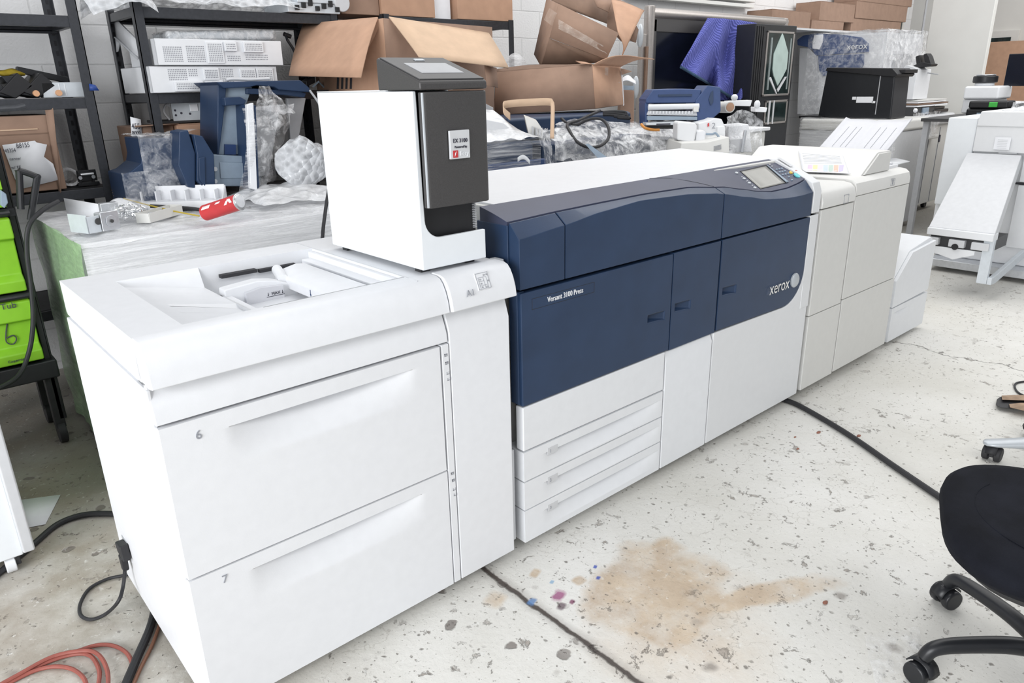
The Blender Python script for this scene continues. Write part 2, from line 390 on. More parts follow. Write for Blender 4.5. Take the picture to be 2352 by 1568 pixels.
    # toner spills
    for cx, cy, r, c in ((1.18, -0.202, 0.008, (0.01, 0.06, 0.42)), (1.144, -0.248, 0.009, (0.01, 0.06, 0.40)), (0.989, -0.222, 0.024, (0.33, 0.06, 0.20)),
                         (0.998, -0.271, 0.011, (0.20, 0.02, 0.10)), (0.96, -0.263, 0.016, (0.16, 0.11, 0.13)), (0.908, -0.185, 0.016, (0.10, 0.22, 0.45)), (1.02, -0.16, 0.008, (0.28, 0.45, 0.62))):
        col = mix(math_('MULTIPLY', blob(cx, cy, r, r*0.7, 0.4, 0.3, 1.0, 40), 0.85), col, c)
    l.new(col, b.inputs['Base Color']); b.inputs['Roughness'].default_value = 0.55
    hsum = math_('ADD', math_('MULTIPLY', noise_(45, 6), 0.5), math_('MULTIPLY', math_('ADD', math_('ADD', f1, f3), math_('ADD', math_('ADD', f4, pt), math_('ADD', jm, pt2))), -0.8))
    bp = N('ShaderNodeBump', Strength=0.8, Distance=0.005); l.new(hsum, bp.inputs['Height']); l.new(bp.outputs['Normal'], b.inputs['Normal'])
    return mt
def block_mat():
    mt, n, l, b, o = nt('painted_block')
    geo = n.new('ShaderNodeNewGeometry'); mp = n.new('ShaderNodeMapping'); mp.vector_type = 'POINT'
    l.new(geo.outputs['Position'], mp.inputs['Vector']); mp.inputs['Rotation'].default_value = (PI/2, 0, 0); mp.inputs['Location'].default_value = (0.09, 0.045, 0)
    br = n.new('ShaderNodeTexBrick'); br.inputs['Scale'].default_value = 1; br.inputs['Brick Width'].default_value = 0.4064; br.inputs['Row Height'].default_value = 0.2032
    br.inputs['Mortar Size'].default_value = 0.006; br.inputs['Mortar Smooth'].default_value = 0.6
    br.inputs['Color1'].default_value = (0.78, 0.78, 0.785, 1); br.inputs['Color2'].default_value = (0.75, 0.75, 0.755, 1); br.inputs['Mortar'].default_value = (0.66, 0.66, 0.665, 1)
    l.new(mp.outputs['Vector'], br.inputs['Vector']); l.new(br.outputs['Color'], b.inputs['Base Color'])
    no = n.new('ShaderNodeTexNoise'); no.inputs['Scale'].default_value = 70; l.new(geo.outputs['Position'], no.inputs['Vector'])
    bp = n.new('ShaderNodeBump'); bp.inputs['Strength'].default_value = 0.35; bp.inputs['Distance'].default_value = 0.006
    ad = n.new('ShaderNodeMath'); ad.operation = 'MULTIPLY_ADD'; ad.inputs[1].default_value = -2.0; l.new(br.outputs['Fac'], ad.inputs[0]); l.new(no.outputs['Fac'], ad.inputs[2])
    l.new(ad.outputs[0], bp.inputs['Height']); l.new(bp.outputs['Normal'], b.inputs['Normal']); b.inputs['Roughness'].default_value = 0.7
    return mt
M['floor'] = floor_mat(); M['block'] = block_mat()
M['pillar'] = pm('pillar_paint', (0.74, 0.74, 0.715), 0.7, var=0.03, scale=3, bump=0.1, bscale=60)
M['wallr'] = pm('far_wall_paint', (0.74, 0.72, 0.68), 0.7, var=0.03, scale=3)
struct('floor', MB().box(-3, 15, -3.2, 6, -0.1, 0), 'floor', smooth=0)
struct('wall_back', MB().box(-3, 11.6, 3.2, 3.35, 0, 3.4), 'block', smooth=0)
struct('wall_right', MB().box(13.6, 13.75, -3.2, 6, 0, 3.4), 'wallr', smooth=0)
# wide pillar / wall end at the right
struct('trim_1', MB().box(10.8, 10.9, 1.90, 2.64, 0, 3.4), 'pillar', label='wide off-white pillar behind the copier row', bevel=0.01)
# dark window in the back wall and one in the far right wall
w = thing('window_1', None, None, (9.9, 3.18, 2.0)); w['kind'] = 'structure'
part('window_frame', MB().box(9.55, 11.3, 3.17, 3.2, 1.95, 2.75), 'wallr', w, bevel=0.005)
part('window_pane', MB().box(9.62, 11.22, 3.16, 3.172, 2.0, 2.7), M['dglass'], w)
w = thing('window_2', None, None, (13.58, 2.5, 1.5)); w['kind'] = 'structure'
part('window_frame', MB().box(13.56, 13.6, 2.35, 2.95, 1.1, 2.15), 'wallr', w, bevel=0.005)
part('window_pane', MB().box(13.545, 13.562, 2.45, 2.9, 1.2, 2.05), M['dglass'], w)
b = MB()
for k in range(4): b.cyl((13.5, 2.27+0.0*k, 0.9), (13.5, 2.27, 3.4), 0.012, 8)
struct('trim_2', MB().cyl((13.57, 2.2, 0.9), (13.57, 2.2, 3.4), 0.014, 8), 'wallr', label='thin painted conduit on the far right wall')
struct('trim_3', MB().cyl((11.45, 3.17, 1.2), (10.7, 3.17, 3.3), 0.012, 8).cyl((10.76, 2.7, 1.0), (10.76, 2.7, 3.4), 0.015, 8), 'grayp', label='grey conduit beside the wide pillar')
b = MB()
for k in range(5):
    b.box(5.2, 7.25, 3.10-0.01*k, 3.17, 2.235+0.055*k, 2.27+0.055*k)
struct('trim_4', b, 'pillar', label='white louvred strip heater high on the back wall', bevel=0.006)
# ================================================================== paper feeder (left unit of the print line)
UX, UZ = Vector((1, 0, 0)), Vector((0, 0, 1))
fd = thing('paper_feeder', 'big white two-drawer paper feeder nearest the camera, drawers 6 and 7', 'paper feeder', (0.5, 0.37, 0))
part('body', MB().box(0.004, 1.0, 0.092, 0.745, 0.06, 0.93).box(0.0, 0.998, 0.02, 0.752, 0.93, 0.94), 'warm', fd, bevel=0.004)
part('side_panel', MB().box(-0.004, 0.006, 0.012, 0.752, 0.055, 0.925), 'warm', fd, bevel=0.003)
# lid with a rectangular well
W0, W1, V0, V1 = 0.112, 0.70, 0.085, 0.625
lid = MB().prism([(0.0, 0.02), (W0, 0.02), (W0, 0.755), (0.0, 0.755)], 'z', 0.935, 1.03)
lid = MB().box(0, W0, 0.058, 0.755, 0.938, 1.03).box(W1, 1.003, 0.058, 0.755, 0.938, 1.03).box(W0, W1, V1, 0.755, 0.938, 1.03).box(W0, W1, 0.058, V0, 0.938, 1.03)
part('lid', lid, 'warm', fd)
prof = [(0.06, 1.032), (0.028, 1.031), (0.012, 1.026), (0.0, 1.014), (-0.012, 0.993), (-0.021, 0.966), (-0.026, 0.937), (-0.005, 0.932), (0.05, 0.932)]
part('front_fascia', MB().prism(prof, 'x', 0.0, 0.768), 'warm', fd, bevel=0.002)
cap = part('end_fascia', MB().prism([(p[0]-0.010 if p[0] < 0.05 else p[0], p[1]+0.002) for p in prof], 'x', 0.772, 1.004), 'warm', fd, bevel=0.003)
# recess below the fascia (concave), then drawers
conc = [(0.04, 0.932), (0.022, 0.930), (0.016, 0.912), (0.008, 0.893), (0.001, 0.872), (-0.001, 0.846), (0.04, 0.846)]
part('upper_front', MB().prism(conc, 'x', 0.0, 0.772), 'warm', fd, bevel=0.0015)
part('end_door', MB().prism([(0.04, 0.935), (0.018, 0.932), (-0.002, 0.87), (-0.002, 0.05), (0.04, 0.05)], 'x', 0.778, 1.0), 'warm', fd, bevel=0.003)
def dent_panel(x0, x1, z0, z1, y0, thick, xc, hw, zlip, zbot, depth, nx=56, nz=60):
    """slab whose front is pressed in below a lip line (moulded drawer grip)"""
    mb = MB()
    zs = sorted(set([z0 + (z1-z0)*i/nz for i in range(nz+1)] + [zlip, zlip+0.0025]))
    def dep(x, z):
        t = abs(x-xc)/hw
        if t >= 1 or z > zlip or z < zbot: return 0
        gx = (1-t*t)**1.25; s = (z-zbot)/(zlip-zbot)
        return depth*gx*(0.55*s + 0.45*s**4)
    xs = [x0 + (x1-x0)*i/nx for i in range(nx+1)]
    vs = [(x, y0+dep(x, z), z) for z in zs for x in xs]; n = nx+1
    fs = [(j*n+i, j*n+i+1, (j+1)*n+i+1, (j+1)*n+i) for j in range(len(zs)-1) for i in range(nx)]
    mb.add(vs, fs); K = len(zs)-1
    mb.quad((x0, y0, z0), (x0, y0+thick, z0), (x0, y0+thick, z1), (x0, y0, z1)); mb.quad((x1, y0, z0), (x1, y0+thick, z0), (x1, y0+thick, z1), (x1, y0, z1))
    mb.quad((x0, y0, z0), (x1, y0, z0), (x1, y0+thick, z0), (x0, y0+thick, z0)); mb.quad((x0, y0, z1), (x1, y0, z1), (x1, y0+thick, z1), (x0, y0+thick, z1))
    mb.quad((x0, y0+thick, z0), (x1, y0+thick, z0), (x1, y0+thick, z1), (x0, y0+thick, z1))
    return mb
part('drawer_gap', MB().box(0.01, 0.99, 0.024, 0.029, 0.836, 0.86).box(0.01, 0.99, 0.024, 0.029, 0.44, 0.46), 'gap', fd)
d6 = part('drawer', dent_panel(0.002, 0.743, 0.4525, 0.838, -0.002, 0.09, 0.40, 0.255, 0.795, 0.705, 0.07), 'warm', fd, label='upper drawer marked 6')
d7 = part('drawer', dent_panel(0.002, 0.745, 0.05, 0.447, -0.002, 0.09, 0.40, 0.255, 0.408, 0.318, 0.07), 'warm', fd, label='lower drawer marked 7')
part('indicator_strip', MB().box(0.750, 0.774, -0.002, 0.03, 0.05, 0.840), 'warm', fd, bevel=0.002)
part('number_mark', text_mb('6', 0.030, at(450, 1010, y=-0.003), UX, UZ), 'inkg', d6)
part('number_mark', text_mb('7', 0.030, at(511, 1340, y=-0.003), UX, UZ), 'inkg', d7)
for z0 in (0.805, 0.43):
    for k, dz in enumerate((0.0, -0.024, -0.055, -0.074)):
        xx = 0.758 + 0.002*k; z = z0 + dz; ic = MB()
        ic.box(xx, xx+0.009, -0.0032, -0.002, z, z+0.0015).box(xx, xx+0.0012, -0.0032, -0.002, z, z+0.008).box(xx+0.008, xx+0.009, -0.0032, -0.002, z, z+0.008)
        if k < 2: ic.box(xx, xx+0.009, -0.0032, -0.002, z+0.004, z+0.008)
        part('indicator_mark', ic, 'inkg', fd)
# A1 plate on the end fascia: surface leans like the fascia
a0 = at(1050, 668, y=-0.0265)
un = Vector((0, 0.42, 0.91)).normalized()
part('module_mark', text_mb('A1', 0.026, Vector((0.822, -0.0345, 0.972)), UX, Vector((0, .32, .95))), 'inkg', cap)
pk = MB(); P0 = Vector((0.868, -0.0265, 0.978))
def onp(a, c, o=0.0): return P0 + UX*a + un*c + UX.cross(un)*o
def pbox(mb, a0, c0, a1, c1, h):
    mb.add([onp(a0, c0, 0), onp(a1, c0, 0), onp(a1, c1, 0), onp(a0, c1, 0), onp(a0, c0, h), onp(a1, c0, h), onp(a1, c1, h), onp(a0, c1, h)],
           [(3,2,1,0),(4,5,6,7),(0,1,5,4),(1,2,6,5),(2,3,7,6),(3,0,4,7)])
pbox(pk, 0, 0, 0.047, 0.05, 0.004)
dp = part('diagram_plate', pk, 'warm', cap, bevel=0.001)
pk = MB()
for a in ((0.002, 0.002, 0.045, 0.003), (0.002, 0.047, 0.045, 0.048), (0.002, 0.002, 0.003, 0.048), (0.044, 0.002, 0.045, 0.048), (0.008, 0.012, 0.036, 0.0128), (0.008, 0.024, 0.026, 0.0248), (0.008, 0.035, 0.036, 0.0358),
          (0.008, 0.003, 0.0088, 0.035), (0.0255, 0.003, 0.0263, 0.035), (0.036, 0.003, 0.0368, 0.035)): pbox(pk, *a, 0.0048)
part('diagram', pk, 'inkg', dp)
dg_ = MB()
for s_, a, c in (('01', .012, .027), ('04', .028, .038), ('05', .012, .015), ('06', .012, .005), ('02', .028, .004), ('03', .038, .02), ('04', .038, .038)):
    t = text_mb(s_, 0.007, onp(a, c, 0.0046), UX, un, 0.0002); dg_.add(t.v, t.f)
part('diagram_digits', dg_, 'inkg', dp)
# seam across the lid right of the well
part('lid_seam', MB().box(0.699, 0.7015, 0.02, 0.755, 1.0295, 1.0312), 'grayw', fd)
# the well: sloping ramp, pocket, guide plate, feed bridge, rail
XR = 0.335
def ramp(x): return 1.019 - (x-W0)*0.20
r = MB()
def strip(y0, y1, d=0.0, xa=W0+0.012, xb=XR):
    r.add([(xa, y0, ramp(xa)-d*0.1), (xb, y0, ramp(xb)-d), (xb, y1, ramp(xb)-d), (xa, y1, ramp(xa)-d*0.1)], [(0, 1, 2, 3)])
xs2 = W0+.05; GD = .009
strip(V0+0.012, 0.25); strip(0.27, 0.34, GD, xs2); strip(0.36, V1-0.03); strip(.25, .36, 0, W0+.012, xs2)
r.add([(xs2, .25, ramp(xs2)), (XR, .25, ramp(XR)), (XR, .27, ramp(XR)-GD), (xs2, .27, ramp(xs2))], [(0, 1, 2, 3)])
r.add([(xs2, .34, ramp(xs2)), (XR, .34, ramp(XR)-GD), (XR, .36, ramp(XR)), (xs2, .36, ramp(xs2))], [(0, 1, 2, 3)])
z1 = ramp(XR)
r.add([(W0, V0, 1.03), (W1, V0, 1.03), (XR, V0+.012, z1), (W0+.012, V0+.012, ramp(W0+.012))], [(0, 1, 2, 3)])
r.add([(W0, V1, 1.03), (XR, V1, 1.03), (XR, V1-.03, z1), (W0+.012, V1-.03, ramp(W0+.012))], [(0, 1, 2, 3)])
r.add([(W0, V0, 1.03), (W0, V1, 1.03), (W0+.012, V1-.03, ramp(W0+.012)), (W0+.012, V0+.012, ramp(W0+.012))], [(0, 1, 2, 3)])
part('paper_ramp', r, 'warm', fd)
part('well_floor', MB().box(0.30, 0.70, V0, V1, 0.895, 0.90).box(XR, XR+.006, V0, .46, .90, z1).box(.30, .70, V0-.002, V0+.002, .90, 1.03), 'grayw', fd)
part('side_stop', MB().box(XR+.006, XR+.026, V0, .455, .90, z1-.002).box(XR+.030, XR+.042, V0, .45, .90, .930), 'warm', fd, bevel=.002)
part('back_guide', MB().prism([(.342, .90), (.342, .992), (.44, 1.000), (.49, .992), (.56, .968), (.56, .90)], 'y', .455, .50), 'warm', fd, bevel=.004)
part('guide_panel', MB().prism([(.395, .90), (.395, .975), (.44, .983), (.51, .978), (.51, .90), (.47, .90), (.465, .918), (.415, .912), (.41, .90)], 'y', .441, .456), 'trayw', fd, bevel=.002)
part('max_mark', text_mb('MAX', 0.0125, Vector((.470, .4405, .955)), UX, UZ).box(.455, .51, .4403, .441, .9505, .952), 'ink', fd)
for xx in (.460, .504): part('max_arrow', MB().box(xx-.0006, xx+.0006, .4402, .441, .956, .964).add([(xx-.003, .4402, .958), (xx+.003, .4402, .958), (xx, .4402, .9535)], [(0, 1, 2)]), 'ink', fd)
part('rear_slot', MB().box(.39, .50, .60, .622, .99, 1.0).box(.51, .63, .605, .622, .985, .995), 'gap', fd)  # dark slots behind the back guide
part('lift_plate', MB().box(.384, .53, V0+.005, .44, .905, .912), 'grayp', fd, bevel=.002)
for q in ((.395, .412, .22, .43, .918), (.45, .50, .26, .42, .915), (.508, .516, .20, .43, .922)): part('lift_plate_pad', MB().box(q[0], q[1], q[2], q[3], .912, q[4]), 'warm', fd, bevel=.001)
rg = [(.455 + .012*math.cos(x), .17 + .012*math.sin(x), .9128) for x in [2*PI*i/16 for i in range(16)]]
part('ring_mark', MB().tube(rg, .002, 6, True), 'ink', fd)
part('guide_rail', MB().box(.526, .532, V0+.01, .45, .905, .925), 'slate', fd, bevel=.001)
part('rail_bed', MB().box(.538, .66, V0+.01, .52, .905, .912), 'slate', fd, bevel=.001)
br = part('feed_bridge', MB().prism([(.530, .958), (.530, .988), (.540, .998), (.60, 1.010), (.632, 1.006), (.632, .96)], 'y', V0+.005, .545), 'warm', fd, bevel=.004)
part('bridge_roll', MB().cyl((.525, .47, .985), (.548, .565, .996), .016, 14), 'warm', br)
for yy, s_ in ((.27, .012), (.22, .017)): part('warning_triangle', MB().add([(.5292, yy-s_/2, .964), (.5292, yy+s_/2, .964), (.5292, yy, .964+s_)], [(0, 1, 2)]), 'yellow', br, label='yellow warning triangle')
for yy in (.31, .175): part('arrow_mark', MB().box(.5285, .5295, yy-.0008, yy+.0008, .968, .984).add([(.5290, yy-.004, .971), (.5290, yy+.004, .971), (.5290, yy, .963)], [(0, 1, 2)]), 'navy2', br)
part('rail_slot', MB().box(.634, .652, V0+.02, .60, .955, .96), 'slate', fd)
part('end_rail', MB().box(.652, .688, V0+.025, .61, .96, 1.004), 'warm', fd, bevel=.003)
part('end_ledge', MB().box(.684, .70, V0+.01, V1, .96, 1.022), 'warm', fd, bevel=.002)
# docking bracket between feeder and press, casters
part('docking_bracket', MB().box(1.006, 1.03, 0.05, 0.09, 0.07, 1.03).box(1.012, 1.036, 0.03, 0.05, 0.06, 0.40), 'grayw', fd, bevel=0.002)
part('power_inlet', MB().box(-0.006, 0.004, 0.62, 0.68, 0.17, 0.24), 'grayp', fd)
for x in (0.08, 0.92):
    for y in (0.12, 0.65):
        part('caster', MB().cyl((x-0.012, y, 0.028), (x+0.012, y, 0.028), 0.028, 16).box(x-0.014, x+0.014, y-0.02, y+0.02, 0.035, 0.062), 'rubber', fd)

# ================================================================== print controller tower on the feeder
ct = thing('print_controller', 'white and charcoal print controller tower standing on the paper feeder', 'print server', (0.855, 0.30, 1.03))
CX0, CX1, CY0, CY1, CZ = 0.744, 0.967, 0.055, 0.565, 1.044
for fx, fy in ((0.76, 0.09), (0.92, 0.09), (0.76, 0.5), (0.92, 0.5)): part('foot', MB().box(fx, fx+.03, fy, fy+.03, 1.0305, 1.046), 'rubber', ct)
# outer white shell: left wall with swept front edge + base lip
shell = MB().box(CX0, CX0+0.014, CY0+.0125, CY1, CZ, 1.508).box(CX1-0.012, CX1, 0.20, CY1, CZ, 1.508)
front = [(CX0, CZ), (CX1, CZ), (CX1, 1.128)] + [(0.806 - 0.048*math.sin(t*PI/12) if False else 0.812-0.052*math.sin(t*PI/16), 1.180-0.052*math.cos(t*PI/16)) for t in range(0, 9)] + [(CX0+0.012, 1.508), (CX0, 1.508)]
shell.prism(front, 'y', CY0, CY0+0.012)
shell.box(CX0+.0145, CX1, CY0+.0125, CY1, CZ, CZ+0.012)
part('case', shell, 'ctrlw', ct, bevel=0.003)
part('top_panel', MB().box(CX0+.0005, CX1-.0005, 0.18, CY1-.0005, 1.5085, 1.511), 'ctrlw', ct)
part('inner_core', MB().box(CX0+0.014, CX1-0.012, CY0+0.03, CY1-0.01, CZ+0.012, 1.506), 'black', ct)
vm = MB()
for z in range(16): vm.box(CX1-0.022, CX1-0.0115, CY0+0.024, CY0+0.031, 1.132+z*0.005, 1.1345+z*0.005)
part('vent_mesh', vm, 'grayp', ct)
door = part('front_door', MB().prism([(0.756, 0.050), (0.756, 0.034), (0.762, 0.027), (0.950, 0.022), (0.962, 0.027), (0.965, 0.05)], 'z', 1.213, 1.506), 'char', ct, bevel=0.004)
part('edge_trim', MB().cyl((0.7572, 0.031, 1.216), (0.7572, 0.031, 1.504), 0.0035, 8), 'silver', ct)
cowl = MB().prism([(0.024, 1.510), (0.024, 1.528), (0.030, 1.533), (0.215, 1.592), (0.222, 1.590), (0.222, 1.510)], 'x', 0.748, 0.965)
cw = part('top_cowl', cowl, 'char', ct, bevel=0.005)
sl = Vector((0, 0.185, 0.059)).normalized(); so = Vector((0.7565, 0.030, 1.5335)); nn = UX.cross(sl)
part('cowl_top', MB().obox(so + UX*0.100 + sl*0.096 + nn*0.001, UX*0.104, sl*0.094, nn*0.0018), 'char2', ct, bevel=0.0015)
dsp = part('display', MB().obox(so + UX*0.104 + sl*0.092 + nn*0.003, UX*0.068, sl*0.044, nn*0.0012), 'grayp', ct, bevel=0.001)
part('power_button', MB().obox(so + UX*0.104 + sl*0.163 + nn*0.004, UX*0.016, sl*0.006, nn*0.002), 'silver', ct, bevel=0.002)
pl = part('name_plate', MB().box(0.826, 0.892, 0.0155, 0.023, 1.336, 1.409), 'grayw', ct, bevel=0.002)
part('plate_lettering', text_mb('EX 3100', 0.0145, Vector((0.859, 0.0145, 1.378)), UX, UZ, align='CENTER', xs=0.95), 'ink', pl)
part('plate_lettering', text_mb('Powered by', 0.0085, Vector((0.860, 0.0145, 1.364)), UX, UZ, align='CENTER'), 'ink', pl)
part('plate_lettering', text_mb('fiery', 0.017, Vector((0.856, 0.0145, 1.344)), UX, UZ), 'white', pl)
part('plate_emblem', MB().box(0.834, 0.850, 0.0142, 0.0152, 1.340, 1.358), 'red', pl)
part('plate_emblem', MB().add([(0.838, .0138, .0+1.342), (.842, .0138, 1.3475), (.839, .0138, 1.3475), (.843, .0138, 1.352), (.840, .0138, 1.352), (.846, .0138, 1.357), (.8445, .0138, 1.3525), (.847, .0138, 1.3525), (.844, .0138, 1.348), (.847, .0138, 1.348)], [(0, 1, 2), (1, 3, 4, 2), (3, 5, 4)]), 'inkw', pl)

# ================================================================== digital press
PX0, PX1 = 1.045, 2.875
pr = thing('digital_press', 'long navy and white digital press with a touch screen', 'printing press', (1.96, 0.38, 0))
part('body', MB().box(PX0+0.01, PX1-0.012, 0.09, 0.76, 0.075, 0.93).box(PX0+0.04, PX1-0.012, 0.20, 0.78, 0.93, 1.165), 'fin', pr, bevel=0.004)
part('gap_lining', MB().box(PX0+0.02, PX1-0.03, 0.036, 0.05, 0.40, 1.02), 'gap', pr)
zl = [(1.045, 1.091), (1.24, 1.108), (1.40, 1.128), (1.6, 1.142), (1.85, 1.135), (2.04, 1.118), (2.10, 1.109), (2.25, 1.082), (2.42, 1.053), (2.6, 1.039), (2.70, 1.037), (2.82, 1.041)]
zu = [(1.04, 1.138), (1.267, 1.146), (1.47, 1.150), (1.665, 1.153), (1.92, 1.150), (2.154, 1.128), (2.286, 1.106), (2.42, 1.083), (2.524, 1.071), (2.65, 1.072), (2.74, 1.082), (2.83, 1.101)]
def yb(x): return 0.175 + 0.033*(x-1.04)
def zb(x): return 1.1705
def deck(x, y): 
    t = (y-0.05)/(yb(x)-0.05); t = max(0, min(1, t))
    a = interp(zu, x); return a + (zb(x)-a)*(t*1.25 - 0.25*t*t if x < 2 else t)
def upper(x0, x1, n):
    rings = []
    for i in range(n+1):
        x = x0 + (x1-x0)*i/n; a, c = interp(zl, x), interp(zu, x)
        rings.append([(x, 0.0, 0.938), (x, 0.0, a), (x, 0.042, c-0.0035), (x, 0.046, c-0.004), (x, 0.047, 0.938)])
    return MB().loft(rings)
part('corner_cover', upper(PX0+0.003, 1.237, 10), 'navy', pr, bevel=0.002)
part('upper_door', upper(1.2415, 2.097, 36), 'navy', pr, bevel=0.002)
part('console_front', upper(2.103, 2.80, 30), 'navy', pr, bevel=0.002)
def deckloft(x0, x1, n):
    rings = []
    for i in range(n+1):
        x = x0 + (x1-x0)*i/n
        ys = [0.05 + (yb(x)-0.05)*k/8 for k in range(9)]
        rings.append([(x, 0.05, deck(x, 0.05)-0.06)] + [(x, y, deck(x, y)) for y in ys] + [(x, yb(x), 1.05)])
    return MB().loft(rings)
part('navy_deck', deckloft(PX0, 2.805, 50), 'navy_sheen', pr)
part('navy_side', MB().box(PX0-0.002, PX0+0.03, 0.047, 0.19, 0.938, 1.128).box(PX0, PX0+0.03, 0.012, 0.05, 0.56, 0.93), 'navy', pr, bevel=0.003)
# curved seam of the console
b = MB(); sp = []
for i in range(15):
    t = i/14; x = 1.90+0.20*t; y = yb(x) - (yb(x)-0.05)*t**1.8; sp.append((x, y, deck(x, y)+0.0003))
b.tube(sp, 0.0012, 6)
part('console_seam', b, 'gap', pr)
def deckhit(px, py, off=0.0):
    lo, hi = 1.04, 1.19
    for _ in range(40):
        z = (lo+hi)/2; p = at(px, py, z=z)
        if deck(p.x, p.y)+off > z: lo = z
        else: hi = z
    return at(px, py, z=z)
def decal(pts, mat, name, par, off=0.0015, th=0.003, label=None, bev=0.0):
    def fn(u, v):
        a, b_, c_, d_ = pts
        px = (a[0]*(1-u)+b_[0]*u)*(1-v) + (d_[0]*(1-u)+c_[0]*u)*v; py = (a[1]*(1-u)+b_[1]*u)*(1-v) + (d_[1]*(1-u)+c_[1]*u)*v
        return deckhit(px, py, off)
    return part(name, MB().grid(fn, 10, 10), mat, par, label, solid=0.0012)
part_b = decal([(1699, 393), (1761, 378), (1811, 419), (1747, 434)], 'gap', 'screen_recess', pr, 0.001)
decal([(1703, 394.5), (1759, 382), (1803, 420), (1747, 433)], 'screen', 'touch_screen', pr, 0.0022)
decal([(1760, 378), (1764, 380), (1812, 417), (1807, 419)], 'slate', 'screen_edge', pr, 0.004)
def dot(px, py, rx, mat, name, ry=None):
    c = deckhit(px, py, 0.002); ry = ry or rx
    ex = UX; ey = Vector((0, 0.125, 0.085)).normalized(); nz = ex.cross(ey)
    mb = MB(); n = 14
    ring = [c + ex*rx*math.cos(2*PI*k/n) + ey*ry*math.sin(2*PI*k/n) for k in range(n)]
    mb.loft([[p - nz*0.003 for p in ring], [p + nz*0.0015 for p in ring], [c + (p-c)*0.8 + nz*0.0025 for p in ring]])
    return part(name, mb, mat, pr)
for px, py in ((1692, 397), (1709, 410), (1721, 420), (1734, 431)): dot(px, py, 0.010, 'silver', 'button', 0.006)
for px, py in ((1704, 406), (1716, 415.5), (1728, 426)): dot(px, py, 0.004, 'grayw', 'button', 0.002)
for px, py in ((1784, 389), (1790, 388), (1796, 387), (1791, 395), (1797, 394), (1803, 392.5), (1798, 401), (1804.5, 400), (1811, 398), (1812, 406), (1819, 413)): dot(px, py, 0.006, 'slate', 'button', 0.004)
for px, py in ((1768, 378), (1773, 382), (1791, 374), (1804, 376)): dot(px, py, 0.006, 'grayp', 'button', 0.003)
dot(1831, 402.5, 0.016, 'teal', 'start_button', 0.016); dot(1817, 396, 0.010, 'yellow', 'clear_button', 0.008); dot(1829, 393, 0.010, 'red', 'stop_button', 0.007)
b = MB()
# white top, gently rising to the rear
def ztop(y): return 1.1705 + 0.019*(y-0.2)/0.57
rings = []
for x in (PX0+0.06, PX1-0.008):
    rings.append([(x, yb(x)+0.0015, 1.10), (x, yb(x)+0.0015, ztop(0.19))] + [(x, y, ztop(y)) for y in (0.3, 0.5, 0.775)] + [(x, 0.785, 1.18), (x, 0.785, 1.10)])
part('top_cover', MB().loft(rings), 'warm', pr, bevel=0.003)
part('end_cover', MB().prism([(0.785, 1.13), (0.785, 1.18), (0.2, 1.1705), (0.06, 1.105), (0.012, 1.08), (-0.002, 1.04), (-0.002, 0.945), (0.05, 0.945)], 'x', 2.808, PX1), 'offw', pr, bevel=0.004)
part('end_post', MB().box(2.80, PX1, -0.001, 0.05, 0.50, 0.936), 'offw', pr, bevel=0.003)
part('stop_label', MB().quad((2.818, 0.13, 1.1425), (2.845, 0.13, 1.1425), (2.845, 0.20, 1.1765), (2.818, 0.20, 1.1765)), 'grayw', pr)
# navy doors
def pocket(x0, x1, z0, z1):
    return MB().add([(x0, -0.01, z0+0.012), (x1, -0.01, z0), (x1, -0.01, z1), (x0, -0.01, z1), (x0, 0.028, z0+0.03), (x1-0.012, 0.006, z0+0.014), (x1-0.012, 0.006, z1-0.006), (x0, 0.030, z1)],
                    [(3,2,1,0),(4,5,6,7),(0,1,5,4),(1,2,6,5),(2,3,7,6),(3,0,4,7)])
dL = part('front_door', MB().box(PX0+0.006, 1.7965, 0.0, 0.036, 0.556, 0.927), 'navy', pr, bevel=0.004)
cut(dL, pocket(1.665, 1.772, 0.676, 0.722))
dM = part('front_door', MB().box(1.8025, 2.102, 0.0, 0.036, 0.552, 0.929), 'navy', pr, bevel=0.004)
cut(dM, pocket(1.823, 1.930, 0.684, 0.732))
poly = [(2.112, 0.930), (2.112, 0.556)]
poly += [(2.640, 0.545)] + [(2.640 + 0.158*math.sin(t*PI/20), 0.545 + 0.15*(1-math.cos(t*PI/20))) for t in range(1, 11)] + [(2.802, 0.930)]
dR = part('front_door', MB().prism(poly, 'y', 0.0, 0.036), 'navy', pr, bevel=0.004)
cut(dR, pocket(2.136, 2.243, 0.684, 0.732))
# product lettering and logo
part('product_lettering', text_mb('Versant 3100 Press', 0.0245, at(1257.5, 694, y=-0.001), UX, UZ, xs=0.84), 'inkw', dL)
b = MB()
for a in ((1.095, 0.868, 1.375, 0.869), (1.095, 0.902, 1.375, 0.903), (1.095, 0.868, 1.096, 0.903), (1.374, 0.868, 1.375, 0.903)): b.box(a[0], a[2], -0.0006, 0.001, a[1], a[3])
part('badge_outline', b, 'gap', dL)
part('brand_lettering', text_mb('xerox', 0.078, Vector((2.492, -0.004, 0.632)), UX, UZ, 0.005, xs=0.88), 'chrome', dR)
b = MB(); c = Vector((2.712, -0.001, 0.657)); n = 28
for k, (rr, dy) in enumerate(((0.033, 0.0), (0.033, -0.006), (0.028, -0.011), (0.015, -0.014))): pass
b.loft([[c + Vector((rr*math.cos(2*PI*i/n), dy, rr*math.sin(2*PI*i/n))) for i in range(n)] for rr, dy in ((0.033, 0.0), (0.033, -0.006), (0.028, -0.011), (0.014, -0.014))])
part('brand_emblem', b, 'silver', dR)
